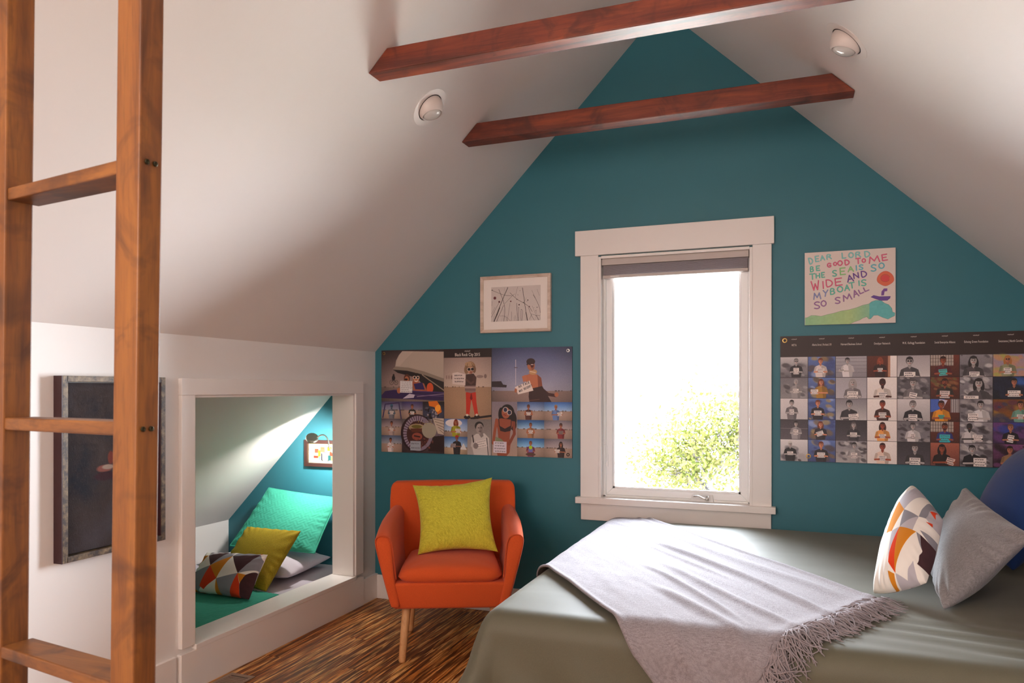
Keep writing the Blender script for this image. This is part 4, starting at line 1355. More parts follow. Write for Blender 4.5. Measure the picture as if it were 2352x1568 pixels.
for ci in range(8):
    for ri in range(5):
        X0, X1 = ux(cols[ci]) + 1, ux(cols[ci + 1]) - 1
        Y0, Y1 = vz(rows_[ri]) + 1, vz(rows_[ri + 1]) - 1
        X0, X1, Y0, Y1 = [float(int(q)) for q in (X0, X1, Y0, Y1)]
        w, h = X1 - X0, Y1 - Y0
        cx, top, s = X0 + w * .52, Y0 + h * .08, h * .27
        kw = dict(bottom=Y1 - 1, rows=3)
        skin, hair, shirt, cc = SKG, HG, (.22, .20, .21), CARD
        if ci == 0:
            cv.grad(X0, Y0, X1, Y1, [(.72, .70, .70), (.42, .40, .42), (.78, .75, .75), (.24, .22, .24), (.80, .78, .78)][ri], [(.36, .34, .36), (.50, .48, .48), (.70, .68, .68), (.34, .31, .33), (.62, .60, .60)][ri])
            if ri in (0, 1, 4): busy(X0, Y0 + h * .3, X1, Y1, GY, 14, .16)
            if ri == 3: cv.line([(X0, Y0 + h * .45), (X1, Y0 + h * .45)], 2, (.55, .5, .52))
            shirt = [(.14, .12, .14), (.56, .53, .53), (.42, .39, .40), (.58, .55, .56), (.13, .12, .13)][ri]
            hair = [(.42, .40, .40), (.55, .52, .52), HG, HG, (.74, .72, .70)][ri]
            kw['cardsz'] = [(.75, 1.0), (.8, .7), (.65, .9), (.7, .9), (.85, .6)][ri]; kw['glasses'] = ri == 0
            cx = X0 + w * (.57 if ri != 4 else .42)
            cx = [X0 + w * .58, X0 + w * .57, X0 + w * .42, X0 + w * .57, X0 + w * .36][ri]
            s = h * (.27 if ri == 0 else .25)
        elif ci == 1:
            cv.grad(X0, Y0, X1, Y1, (.34, .42, .64), (.22, .26, .42)); busy(X0, Y0, X1, Y1, [(.55, .60, .74), (.46, .36, .26), (.22, .26, .44), (.30, .24, .22), (.62, .52, .34)], 16, .16)
            skin, hair = (.78, .50, .38), (.40, .18, .10)
            shirt = [(.80, .74, .72), (.62, .44, .14), (.16, .13, .16), (.18, .15, .18), (.17, .14, .16)][ri]
            cx = X0 + w * [.46, .48, .36, .46, .48][ri]; kw['long_hair'] = ri in (1, 3)
            kw['rot'] = [0, 0, 0, -.35, 0][ri]; kw['card_dx'] = [0, -1.1, 0, -.1, 0][ri]
        elif ci == 2:
            cv.grad(X0, Y0, X1, Y1, [(.62, .60, .62), (.60, .58, .60), (.48, .46, .48), (.18, .16, .18), (.50, .48, .50)][ri], [(.50, .48, .50), (.66, .64, .66), (.70, .68, .68), (.30, .28, .30), (.62, .60, .60)][ri])
            if ri == 0:
                for k in range(5): cv.line([(X0, Y0 + h * (.1 + .17 * k)), (X1, Y0 + h * (.1 + .17 * k))], 2.5, (.42, .40, .42))
            if ri == 4: busy(X0, Y0, X1, Y1, GY + [(.78, .76, .76)], 40, .10)
            shirt = [(.80, .77, .77), (.48, .45, .46), (.20, .18, .20), (.22, .2, .22), (.60, .57, .57)][ri]
            hair = [HG, (.56, .53, .52), HG, (.30, .27, .27), HG][ri]
            cx = X0 + w * [.38, .55, .44, .58, .60][ri]; s = h * [.26, .34, .34, .28, .26][ri]; kw['long_hair'] = ri in (1, 3)
            kw['cardsz'] = [(.8, .25), (1.1, .9), (1.0, .7), (.9, .7), (.8, .8)][ri]; kw['rot'] = [0, 0, -.1, 0, 0][ri]
            kw['card_dx'] = [-.9, 0, .55, 0, 0][ri]
        elif ci == 3:
            cv.grad(X0, Y0, X1, Y1, (.88, .84, .82), (.84, .80, .78))
            skin, hair = (.60, .26, .16), (.20, .06, .04)
            shirt = [(.18, .08, .07), (.84, .78, .74), (.26, .13, .11), (.86, .58, .30), (.84, .74, .68)][ri]
            if ri == 0:
                cv.grad(X0, Y0, X1 - w * .3, Y1, (.34, .14, .08), (.26, .10, .06)); cv.rect(X1 - w * .3, Y0, X1 - w * .22, Y1, (.66, .46, .36))
                cx = X0 + w * .44; hair = (.5, .22, .12)
                kw['long_hair'] = True
            kw['long_hair'] = ri in (0, 3)
            s = h * [.26, .34, .30, .30, .30][ri]; kw['cardsz'] = [(.7, .6), (.9, .7), (.85, .75), (.85, .6), (.85, .65)][ri]
            if ri == 1: skin = (.26, .10, .07)
        elif ci == 4:
            cv.grad(X0, Y0, X1, Y1, [(.60, .57, .58), (.36, .34, .36), (.78, .75, .75), (.40, .38, .40), (.20, .18, .20)][ri], [(.74, .71, .71), (.30, .28, .30), (.62, .60, .60), (.46, .44, .46), (.30, .28, .30)][ri])
            if ri in (1, 3): busy(X0, Y0, X1, Y1, GY, 40, .09)
            shirt = [(.30, .28, .29), (.44, .41, .42), (.14, .12, .14), (.80, .77, .77), (.24, .22, .23)][ri]
            hair = [HG, (.3, .28, .28), (.36, .33, .33), (.24, .22, .22), (.24, .21, .21)][ri]
            cx = X0 + w * [.38, .48, .48, .48, .54][ri]; s = h * [.38, .36, .34, .30, .34][ri]; kw['glasses'] = ri == 0
            kw['rot'] = [0, .2, 0, 0, 0][ri]; kw['cardsz'] = [(1.0, .75), (.7, .8), (.85, .75), (.5, .8), (1.0, .8)][ri]; kw['rows'] = 3
        elif ci == 5:
            cv.grad(X0, Y0, X1, Y1, (.40, .16, .10), (.26, .12, .08))
            if ri in (0, 3):
                cv.rect(X0, Y0, X0 + w * .8, Y0 + h * .5, (.62, .56, .52))
                for k in range(9): cv.line([(X0 + w * .09 * k, Y0), (X0 + w * .09 * k, Y0 + h * .5)], 2, (.18, .12, .12))
                for k in range(3): cv.line([(X0, Y0 + h * .16 * (k + 1)), (X0 + w * .8, Y0 + h * .16 * (k + 1))], 1.5, (.18, .12, .12))
            if ri == 1: busy(X0, Y0, X1, Y0 + h * .6, [(.46, .26, .14), (.36, .34, .18), (.52, .34, .20), (.24, .14, .08)], 40, .1)
            if ri == 2:
                cv.poly([(X0, Y0), (X0 + w * .5, Y0), (X0 + w * .3, Y0 + h * .5), (X0, Y0 + h * .6)], (.26, .36, .66)); cv.poly([(X0 + w * .3, Y0), (X0 + w * .6, Y0 + h * .05), (X0 + w * .4, Y0 + h * .5)], (.72, .70, .76))
                cv.rect(X0 + w * .7, Y0, X1, Y0 + h * .6, (.60, .56, .56)); 
                for k in range(4): cv.line([(X0 + w * (.72 + .08 * k), Y0), (X0 + w * (.72 + .08 * k), Y0 + h * .6)], 2, (.15, .1, .12))
            if ri == 4: cv.grad(X0, Y0, X1, Y1, (.62, .34, .26), (.40, .22, .18))
            skin, hair = (.56, .28, .18), (.18, .08, .06)
            shirt = [(.34, .10, .14), (.20, .16, .14), (.84, .54, .12), (.20, .20, .46), (.13, .08, .08)][ri]
            cc = [(.28, .68, .66), (.80, .72, .70), (.30, .66, .58), (.20, .66, .68), (.82, .70, .66)][ri]
            cx = X0 + w * [.44, .50, .38, .50, .45][ri]; s = h * .32; kw['beard'] = ri in (1, 3)
            kw['cardsz'] = [(.85, .8), (1.0, .9), (.6, .5), (1.1, 1.0), (.8, .8)][ri]; kw['rot'] = [-.1, .03, 0, 0, .3][ri]
            if ri == 4:
                kw['card_dx'] = 1.0; hair = (.10, .06, .06); kw['long_hair'] = True; cx = X0 + w * .4
        elif ci == 6:
            cv.grad(X0, Y0, X1, Y1, (.50, .48, .50), (.38, .36, .38)); busy(X0, Y0, X1, Y1, GY + [(.76, .74, .74)], 36, .12)
            shirt = [(.28, .26, .27), (.30, .28, .29), (.80, .78, .78), (.74, .71, .71), (.12, .10, .12)][ri]
            cx = X0 + w * [.42, .58, .64, .30, .38][ri]; s = h * [.38, .42, .32, .30, .32][ri]; kw['long_hair'] = ri in (0, 1)
            kw['card_dx'] = [.1, -.7, -.9, 1.1, .9][ri]; kw['cardsz'] = [(.85, .7), (1.1, .7), (1.0, .9), (1.1, .9), (1.2, 1.0)][ri]
            if ri == 3: skin = (.20, .18, .18)
        else:
            pal = [[(.52, .50, .60), (.60, .58, .30), (.70, .50, .40)], [(.10, .12, .20), (.20, .34, .60), (.06, .08, .12)], [(.44, .26, .10), (.60, .42, .14), (.34, .16, .24), (.2, .2, .3)], [(.36, .20, .42), (.16, .22, .52), (.20, .12, .24)], [(.46, .26, .44), (.34, .18, .30), (.14, .09, .12)]][ri]
            cv.grad(X0, Y0, X1, Y1, pal[0], pal[-1]); busy(X0, Y0, X1, Y1, pal, 26, .18)
            skin, hair = (.66, .42, .32), [(.62, .40, .20), (.12, .09, .09), (.2, .12, .1), (.4, .26, .2), (.14, .08, .08)][ri]
            shirt = [(.52, .52, .40), (.14, .14, .18), (.40, .56, .50), (.10, .08, .12), (.55, .42, .30)][ri]
            cx = X0 + w * [.42, .60, .78, .50, .48][ri]; s = h * .30; kw['cardsz'] = [(.8, .8), (1.3, .8), (.7, .6), (.7, 1.0), (.6, .6)][ri]; kw['rot'] = [0, 0, 0, .2, 0][ri]
            kw['long_hair'] = ri == 0; kw['glasses'] = ri == 0
        cv.speckle(X0, Y0, X1, Y1, .06, 2, rp)
        person(cv, cx, top, s, skin, hair, shirt, cc, **kw)
        # keep neighbours clean: figure spill is cropped by redrawing thin joints later
for ci in range(9):
    cv.line([(ux(cols[ci]), vz(1.518)), (ux(cols[ci]), H2)], 2.0, (.10, .07, .07))
for r in rows_:
    cv.line([(0, vz(r)), (W2, vz(r))], 2.0, (.12, .09, .09))
cv.a = np.clip((cv.a - .5) * 1.12 + .56, 0, 1)
M['collage_b'] = print_mat('portrait_grid_print', cv, 0.5)
po = tag(empty('poster', (0.485, D, 1.30)), 'wide poster with grid of small portraits on wall right of the window', 'poster')
_, v = flat_board('backing', PX0, PX1, PZ0, PZ1, 0.010, None, M['poster_edge'], po)
printed('print', v, M['collage_b'], po)
heads = ['META', 'Alberta Street | Portland, OR', 'Harvard Business School', 'Omidyar Network', 'W.K. Kellogg Foundation', 'Social Enterprise Alliance', 'Echoing Green Foundation', 'Swannanoa | North Carolina']
for i, s in enumerate(heads):
    xc = (cols[i] + cols[i + 1]) / 2
    k = 0.0112
    text_mesh('lettering', s, xc, 1.5745, D - 0.0104, k, M['letter'], po, min(0.60, 0.118 / (k / .72 * .56 * len(s))), 0.004)
    text_mesh('lettering', 'wdydwyd?', xc, 1.608, D - 0.0104, 0.0058, M['letter'], po, 0.75, 0.0)
for gx, gz in ((-0.056, 1.605), (0.060, 1.000), (1.022, 0.998)):
    grommet(gx, gz, D - 0.0106, po, 'brass', 0.0125, 0.007)

# ---- child's drawing on canvas
W3, H3 = 850, 760
cv = Canvas(W3, H3, (.885, .835, .805))
cv.speckle(0, 0, W3, H3, .012, 2)
def kc(x, y):
    u = (x - 449) / 1360.0
    t = 253 - 50 * u
    hgt = 1092 + 37 * u
    return (u * W3, (y - t) / hgt * H3)
def kg(ch, x, y, h, w, col, rot=-.06, lw=11.5):
    X, Y = kc(x, y)
    glyph(cv, ch, X, Y, h * .69 * .90, w * .625 * .92, rot, shade(col, 1.15), lw, shade(col, .86))
TE, PK, GN, BLc, PU, SL, MV = (.46, .74, .73), (.80, .36, .48), (.52, .74, .48), (.38, .68, .74), (.42, .30, .56), (.50, .53, .70), (.56, .40, .58)
G2 = (.36, .70, .62)
for a in [('D', 545, 375, 105, 62, TE, -.2), ('E', 640, 345, 90, 55, TE, -.1), ('A', 722, 335, 75, 65, TE, -.12), ('R', 822, 318, 75, 70, TE, -.1),
          ('L', 1048, 305, 85, 55, TE), ('O', 1155, 302, 85, 78, TE), ('R', 1260, 295, 85, 75, TE), ('D', 1398, 292, 95, 80, TE),
          ('B', 562, 500, 85, 55, G2), ('E', 655, 487, 75, 52, G2), ('G', 825, 445, 68, 60, PK), ('O', 915, 428, 55, 52, PK), ('O', 990, 418, 80, 78, PK), ('D', 1098, 410, 85, 70, PK),
          ('T', 1262, 392, 85, 70, PK), ('O', 1345, 388, 62, 55, PK), ('M', 1497, 375, 100, 165, PK, -.12), ('E', 1650, 348, 95, 75, PK, -.12),
          ('T', 568, 612, 90, 82, G2), ('H', 652, 602, 70, 58, G2), ('E', 732, 590, 80, 45, G2), ('S', 908, 570, 100, 68, G2, -.1), ('E', 1030, 542, 108, 80, GN), ('A', 1150, 512, 80, 85, GN),
          ('I', 1235, 497, 75, 20, BLc), ('S', 1305, 487, 80, 65, BLc), ('S', 1490, 502, 110, 85, BLc), ('O', 1605, 472, 92, 88, BLc),
          ('W', 612, 748, 150, 125, PK, -.1), ('I', 733, 742, 115, 15, PK), ('D', 830, 718, 120, 105, PK), ('E', 968, 700, 115, 105, PK, -.1),
          ('A', 1140, 652, 105, 95, PU, -.2), ('N', 1230, 612, 85, 75, PU, -.15), ('D', 1350, 592, 100, 85, PU, -.1),
          ('M', 640, 908, 100, 115, SL), ('Y', 772, 868, 100, 78, SL), ('B', 880, 842, 98, 75, G2), ('O', 990, 812, 95, 92, G2), ('A', 1095, 792, 90, 75, G2), ('T', 1168, 757, 90, 80, G2, -.12),
          ('I', 1275, 727, 75, 15, G2), ('S', 1345, 722, 100, 78, G2, -.1),
          ('S', 640, 1047, 118, 95, MV, -.1), ('O', 740, 1022, 95, 88, MV), ('S', 955, 980, 105, 85, MV, -.1), ('M', 1095, 938, 95, 135, MV, -.25), ('A', 1222, 882, 105, 80, MV, -.3),
          ('L', 1305, 850, 65, 60, MV, -.4), ('L', 1380, 817, 65, 62, MV, -.4)]:
    kg(*a)
sunp = [kc(1662 + 122 * math.cos(t) * (1 + .05 * math.sin(3 * t)), 666 + 106 * math.sin(t) * (1 + .05 * math.cos(4 * t))) for t in np.linspace(0, 6.28, 30)]
cv.poly(sunp, (.88, .45, .34)); cv.line(sunp, 3, (.80, .34, .28))
cv.poly([kc(1660 + 60 * math.cos(t), 662 + 48 * math.sin(t)) for t in np.linspace(0, 6.28, 20)], (.88, .34, .34)); cv.line([kc(1660 + 66 * math.cos(t), 660 + 54 * math.sin(t)) for t in np.linspace(0.5, 6.0, 20)], 2.5, (.62, .22, .26))
cv.poly([kc(*p) for p in ((1450, 940), (1490, 915), (1570, 935), (1735, 935), (1730, 965), (1690, 995), (1590, 995), (1510, 965))], (.44, .32, .62)); cv.line([kc(*p) for p in ((1450, 940), (1490, 915), (1570, 935), (1735, 935), (1690, 995), (1590, 995), (1510, 965), (1450, 940))], 2.5, (.30, .22, .46))
cv.poly([kc(*p) for p in ((1600, 920), (1605, 860), (1640, 815), (1690, 815), (1688, 855), (1650, 860), (1640, 918))], (.50, .34, .62))
wave = [(455, 1235), (490, 1230), (550, 1200), (620, 1202), (700, 1215), (800, 1190), (900, 1170), (1010, 1140), (1120, 1125), (1240, 1095), (1330, 1060), (1420, 1042), (1460, 1010), (1520, 990), (1600, 995), (1650, 1035), (1710, 1060), (1755, 1115), (1765, 1170), (1800, 1185), (1795, 1230), (1750, 1250), (1700, 1278), (1620, 1250), (1550, 1215), (1490, 1218), (1450, 1265), (1420, 1270), (1390, 1235), (1330, 1255), (1290, 1280), (1200, 1310), (1130, 1345), (455, 1345)]
wp = np.array([kc(*p) for p in wave])
r = cv._win(wp[:, 0].min(), wp[:, 1].min(), wp[:, 0].max(), wp[:, 1].max())
tmp = Canvas(W3, H3, (0, 0, 0)); tmp.poly(wave and [tuple(p) for p in wp], (1, 1, 1))
xs = np.linspace(0, 1, W3)[None, :, None]
g1, g2, g3 = np.array((.60, .78, .60)), np.array((.70, .80, .56)), np.array((.42, .74, .74))
colr = np.where(xs < .5, g1 * (1 - xs * 2) + g2 * xs * 2, g2 * (2 - xs * 2) + g3 * (xs * 2 - 1))
nzz = np.kron(NR.rand(H3 // 20 + 1, W3 // 20 + 1), np.ones((20, 20)))[:H3, :W3, None]
colr = np.where(xs > .72, g3 * np.ones_like(xs), colr) + (nzz - .5) * .03
cv.a = cv.a * (1 - tmp.a) + colr.astype(np.float32) * tmp.a
cv.line([tuple(p) for p in wp[:-1]], 2.2, (.42, .52, .46))
M['kid'] = print_mat('childs_felt_pen_drawing', cv, 0.75, weave=900)
po = tag(empty('canvas_drawing', (0.254, D, 1.87)), "child's pen drawing with colourful capitals and red sun, above the poster", 'artwork')
_, v = flat_board('canvas', 0.042, 0.465, 1.682, 2.058, 0.018, None, M['canvas_edge'], po)
printed('drawing', v, M['kid'], po)

# ---- framed branch print
W4, H4 = 640, 424
cv = Canvas(W4, H4, (.80, .76, .74))
cv.speckle(0, 0, W4, H4, .03)
bc = lambda x, y: ((x - 378) / 1048 * W4, (y - 455 + (x - 378) * .043) / 755 * H4)
BK = (.20, .15, .15)
for pts, wd in [(((380, 515), (560, 590), (660, 630), (820, 640)), 5), (((735, 460), (660, 630), (560, 880), (430, 1215)), 11), (((560, 900), (500, 1060), (430, 1215)), 16),
                (((540, 500), (600, 650), (650, 780), (675, 950), (650, 1200)), 7), (((880, 600), (820, 650), (670, 810)), 4), (((780, 575), (930, 720), (1080, 800), (1190, 880), (1250, 980)), 6),
                (((945, 445), (905, 600), (900, 670)), 3), (((1045, 470), (1080, 700), (1110, 930), (1150, 1170)), 9), (((1120, 1000), (1150, 1170)), 16), (((925, 800), (935, 1000), (950, 1190)), 7),
                (((965, 900), (965, 1180)), 6), (((780, 800), (760, 950), (720, 1195)), 4), (((815, 985), (820, 1100), (805, 1190)), 4), (((640, 850), (600, 960), (540, 1080), (490, 1210)), 7),
                (((540, 800), (470, 930), (380, 1110)), 5), (((460, 890), (380, 1040)), 3), (((1270, 620), (1330, 720), (1400, 880), (1420, 1010)), 6), (((1240, 520), (1320, 700)), 2.5),
                (((1170, 890), (1230, 1060), (1300, 1175)), 5), (((1250, 1040), (1330, 1060), (1410, 1070)), 4), (((1190, 1150), (1240, 1040)), 4), (((1330, 1060), (1390, 1165)), 7),
                (((1040, 940), (1045, 1060), (1030, 1180)), 5), (((1010, 960), (1015, 1180)), 5), (((1350, 500), (1400, 640)), 2.5), (((1250, 860), (1320, 1030)), 3), (((560, 1080), (640, 1075), (720, 1110), (790, 1190)), 3),
                (((400, 760), (390, 860)), 2.5), (((660, 460), (655, 600)), 1.5), (((1130, 680), (1090, 760)), 2)]:
    cv.line([bc(*p) for p in smooth_pts(pts, 1)], wd * .62, BK)
for x, y, r_, cc_ in [(455, 690, 30, (.42, .19, .22)), (550, 772, 20, (.36, .16, .18)), (797, 762, 15, (.38, .15, .17)), (975, 835, 14, (.26, .13, .14)), (1158, 735, 12, BK), (965, 895, 7, BK), (1020, 940, 8, BK), (1190, 875, 12, (.34, .15, .16)), (1070, 785, 10, BK), (930, 722, 9, BK),
                      (1350, 890, 9, BK), (1325, 965, 7, BK), (950, 622, 6, BK), (992, 532, 6, BK), (400, 515, 9, BK), (1140, 765, 6, BK), (1290, 900, 5, BK)]:
    cv.ell(*bc(x, y), r_ * .6, r_ * .6, cc_)
for k in range(24):
    x = 380 + 1040 * NR.rand(); cv.line([bc(x, 1210), bc(x + NR.normal(0, 40), 900 + 200 * NR.rand())], 1.6, (.38, .32, .32), .7)
M['branches'] = print_mat('branch_photo_print', cv, 0.4)
fr = tag(empty('picture_frame', (-1.572, D, 1.86)), 'pale wooden frame with white mat around photo of bare branches', 'picture frame')
FI = np.array(fr.location)
def fpart(name, boxes, mat, parent, bev=0.001):
    pc = np.array(parent.location)
    bb = B()
    for x0, x1, y0, y1, z0, z1 in boxes:
        bb.box(x0 - pc[0], x1 - pc[0], y0 - pc[1], y1 - pc[1], z0 - pc[2], z1 - pc[2])
    return bb.obj(name, M[mat], parent, bevel=bev)
def mitred(parent, x0, x1, z0, z1, w, y0, y1, mat):
    pc = np.array(parent.location)
    for poly in ([(x0, z0), (x1, z0), (x1 - w, z0 + w), (x0 + w, z0 + w)], [(x0 + w, z1 - w), (x1 - w, z1 - w), (x1, z1), (x0, z1)],
                 [(x0, z0), (x0 + w, z0 + w), (x0 + w, z1 - w), (x0, z1)], [(x1 - w, z0 + w), (x1, z0), (x1, z1), (x1 - w, z1 - w)]):
        bb = B(); bb.prism_y([(a - pc[0], c_ - pc[2]) for a, c_ in poly], y0 - pc[1], y1 - pc[1])
        bb.obj('frame_side', M[mat], parent, bevel=0.0012)
mitred(fr, -1.797, -1.347, 1.690, 2.032, 0.019, D - 0.026, D - 0.001, 'maple')
fpart('mat_board', [(-1.778, -1.366, D - 0.016, D - 0.004, 1.709, 2.013)], 'mat_board', fr, 0)
v = np.array([(-1.727, D - 0.0165, 1.757), (-1.411, D - 0.0165, 1.757), (-1.411, D - 0.0165, 1.966), (-1.727, D - 0.0165, 1.966)]) - FI
printed('print', v, M['branches'], fr)

# ---- small framed robot print in the nook
W5, H5 = 420, 340
cv = Canvas(W5, H5, (.96, .90, .66))
cv.rect(0, 290, W5, H5, (.66, .66, .58))
for x0, y0, x1, y1, c_ in [(85, 95, 135, 165, (.82, .30, .22)), (70, 215, 130, 255, (.84, .20, .16)), (130, 120, 165, 250, (.88, .70, .16)), (160, 60, 220, 150, (.80, .42, .30)),
                           (185, 165, 265, 285, (.93, .92, .86)), (172, 170, 186, 290, (.15, .16, .22)), (255, 55, 310, 125, (.96, .80, .12)), (285, 140, 340, 215, (.84, .24, .16)),
                           (262, 200, 300, 290, (.12, .34, .34)), (300, 220, 345, 290, (.56, .50, .32)), (138, 225, 166, 285, (.40, .62, .74)), (195, 150, 250, 168, (.76, .40, .56)), (75, 180, 130, 200, (.9, .86, .8))]:
    cv.rect(x0, y0, x1, y1, c_)
for x, y in ((100, 115), (120, 115), (205, 185), (240, 185), (272, 75), (294, 75), (182, 85), (202, 85), (300, 160), (322, 160), (90, 190), (114, 190)):
    cv.ell(x, y, 5, 4, (.12, .10, .12))
for x in (190, 262): cv.line([(x, 285), (x, 300)], 10, (.15, .14, .16))
cv.a = cv.a * .82
M['robots'] = print_mat('toy_blocks_print', cv, 0.35)
fn = tag(empty('picture_frame', (-2.93, D, 0.915)), 'small dark frame with bright print of toy figures in the bed nook', 'picture frame')
mitred(fn, -3.083, -2.79, 0.832, 1.010, 0.024, D - 0.028, D - 0.001, 'dark_frame')
v = np.array([(-3.06, D - 0.010, 0.855), (-2.813, D - 0.010, 0.855), (-2.813, D - 0.010, 0.987), (-3.06, D - 0.010, 0.987)]) - np.array(fn.location)
printed('print', v, M['robots'], fn)
fpart('back_board', [(-3.065, -2.808, D - 0.0095, D - 0.002, 0.85, 0.992)], 'mat_board', fn, 0)

# ------------------------------------------------------------------ armchair
ch = tag(empty('armchair', (-1.585, 3.28, 0), math.radians(24)), 'burnt orange mid-century armchair with tapered wooden legs in front of blue wall', 'armchair')
def cpart(name, bb, mat, bevel=0.02, seg=4, sub=False):
    o = bb.obj(name, M[mat], ch, bevel=bevel, seg=seg, smooth=True)
    return o
def loft(rings):
    """rings: list of equal-length point lists"""
    bb = B(); n = len(rings[0])
    for r_ in rings: bb.v += [tuple(p) for p in r_]
    for i in range(len(rings) - 1):
        for k in range(n):
            k2 = (k + 1) % n
            bb.f.append((i * n + k, i * n + k2, (i + 1) * n + k2, (i + 1) * n + k))
    bb.f.append(tuple(reversed(range(n))))
    bb.f.append(tuple((len(rings) - 1) * n + k for k in range(n)))
    return bb
# lower body
bb = B()
bb.hexa([(-.275, 0.0, .272), (.275, 0.0, .272), (.265, .55, .272), (-.265, .55, .272)],
        [(-.315, -.022, .405), (.315, -.022, .405), (.31, .60, .405), (-.31, .60, .405)])
cpart('seat_frame', bb, 'orange', 0.014)
# arms: section swept from front to back, leaning outwards
for s in (-1, 1):
    rings = []
    for y, top, o_ in [(-0.022, .640, 0.0), (0.02, .655, 0.002), (.12, .668, 0.004), (.25, .680, 0.004), (.38, .690, -.002), (.50, .700, -.012), (.59, .705, -.03)]:
        bo = .285 + (0.0 if y < .5 else -.01); to = .362 + o_
        bi = .262; ti = .282 + o_ * .5
        yb = y if y > -.01 else 0.0
        def lerp(a_, b_, t_): return a_ + (b_ - a_) * t_
        z0 = .285
        fr_ = (.405 - z0) / (top - z0)
        sec = [(bo, z0), (lerp(bo, to, .5) + .006, lerp(z0, top, .5)), (to, top - .03), (to - .012, top - .006), (to - .034, top), (ti + .012, top - .012), (ti, top - .04), (lerp(bi, ti, .45), lerp(z0, top, .45)), (bi - .02, z0)]
        ring = []
        for i, (x_, z_) in enumerate(sec):
            yy = y - .022 * max(0, (z_ - .40) / .25) if y < .02 else y
            ring.append((s * x_, yy, z_))
        rings.append(ring if s > 0 else ring[::-1])
    o = cpart('arm', loft(rings[::-1]), 'orange', 0.012, 3)
# back
rings = []
NB = 13
def backring(z, ya, hw, th):
    pts = []
    for k in range(NB):
        t = -1 + 2 * k / (NB - 1)
        pts.append((hw * t, ya + .030 * (1 - t * t) * 1.0 - .012, z))
    for k in range(NB):
        t = 1 - 2 * k / (NB - 1)
        pts.append((hw * t * .985, ya + th + .030 * (1 - t * t), z))
    return pts
for z, ya, hw, th in [(.28, .47, .262, .10), (.42, .49, .298, .11), (.56, .515, .335, .11), (.66, .535, .352, .108), (.74, .553, .352, .100), (.790, .566, .350, .088), (.815, .576, .342, .070), (.826, .590, .325, .040)]:
    rings.append(backring(z, ya, hw, th))
o = cpart('backrest', loft(rings), 'orange', 0.010, 3)
# seat cushion
def cushion():
    n = 26
    u = np.linspace(-1, 1, n); U, V = np.meshgrid(u, u)
    US = np.sign(U) * np.abs(U) ** .8; VS = np.sign(V) * np.abs(V) ** .8
    hw0, hw1 = .262, .232
    y0, y1 = -.030, .50
    Yc = y0 + (VS + 1) / 2 * (y1 - y0)
    hw = hw0 + (hw1 - hw0) * (VS + 1) / 2
    # rounded plan corners
    e = np.clip(np.maximum(np.abs(US), np.abs(VS)), 0, 1)
    sq = np.sqrt(np.clip(US ** 2 + VS ** 2 - US ** 2 * VS ** 2 * .35, 0, None)) 
    rr = np.where(np.hypot(US, VS) > 1e-6, e / np.maximum((np.abs(US) ** 9 + np.abs(VS) ** 9) ** (1 / 9.), 1e-6), 1)
    X = US * rr * hw; Yp = (y0 + y1) / 2 + (Yc - (y0 + y1) / 2) * rr
    prof = np.clip((1 - np.abs(US) ** 7) * (1 - np.abs(VS) ** 7), 0, 1) ** .33
    zt = .430 + prof * .050 + .014 * (1 - U ** 2) * (1 - V ** 2) + fbm(U * 2, V * 2, 4, 2) * .0025 * prof
    zb = .430 - prof * .034
    P1 = np.stack([X, Yp, zt], -1); P2 = np.stack([X, Yp, zb], -1)
    N_ = n * n; idx = np.arange(N_).reshape(n, n); idb = idx + N_
    for sl in (np.s_[0, :], np.s_[-1, :], np.s_[:, 0], np.s_[:, -1]):
        idb[sl] = idx[sl]
    q1 = np.stack([idx[:-1, :-1], idx[:-1, 1:], idx[1:, 1:], idx[1:, :-1]], -1).reshape(-1, 4)
    q2 = np.stack([idb[:-1, :-1], idb[1:, :-1], idb[1:, 1:], idb[:-1, 1:]], -1).reshape(-1, 4)
    allv = np.concatenate([P1.reshape(-1, 3), P2.reshape(-1, 3)])
    used = np.zeros(2 * N_, bool); used[q1.ravel()] = True; used[q2.ravel()] = True
    remap = -np.ones(2 * N_, int); remap[used] = np.arange(used.sum())
    return allv[used], np.concatenate([remap[q1], remap[q2]])
cvv, cff = cushion()
mesh_obj('seat_cushion', cvv, cff, M['orange'], ch, True)
# piping along arm fronts
for s in (-1, 1):
    bb = B()
    pts = [(s * .262, -.004, .42), (s * .272, -.018, .52), (s * .279, -.038, .605), (s * .292, -.045, .634), (s * .325, -.046, .644), (s * .350, -.045, .636), (s * .361, -.040, .612), (s * .330, -.018, .47), (s * .288, -.002, .30)]
    bb.tube(smooth_pts(pts, 2), 0.0035, 6)
    bb.obj('piping', M['orange_piping'], ch, smooth=True)
bb = B(); bb.tube(smooth_pts([(s_ * .262, -.002 + 0, .432) for s_ in (-1, 0, 1)], 1), 0.001, 4)
for sx, sy, ly in ((-1, 1, .075), (1, 1, .075), (-1, -1, .48), (1, -1, .48)):
    bb = B()
    topx, boty = .215, ly - .02 * sy
    bb.tube([(sx * topx, ly, .275), (sx * (topx + .004), ly - .002 * sy, .25), (sx * (topx + .022), ly - .035 * sy, .008), (sx * (topx + .0225), ly - .036 * sy, 0.0)], .0265, 20, r2=.0135)
    bb.obj('leg', M['leg'], ch, smooth=False, bevel=0.001)

# lime pillow on the armchair
pw, rim, ctr = pillow('cushion', [(-1.945, 3.560, .828), (-1.548, 3.730, .868), (-1.452, 3.580, .500), (-1.832, 3.408, .490)], .13, M['lime'], pinch=.125, wr=.009, seed=3, res=56)
tag(pw, 'lime green woven cushion leaning in the orange armchair', 'cushion')

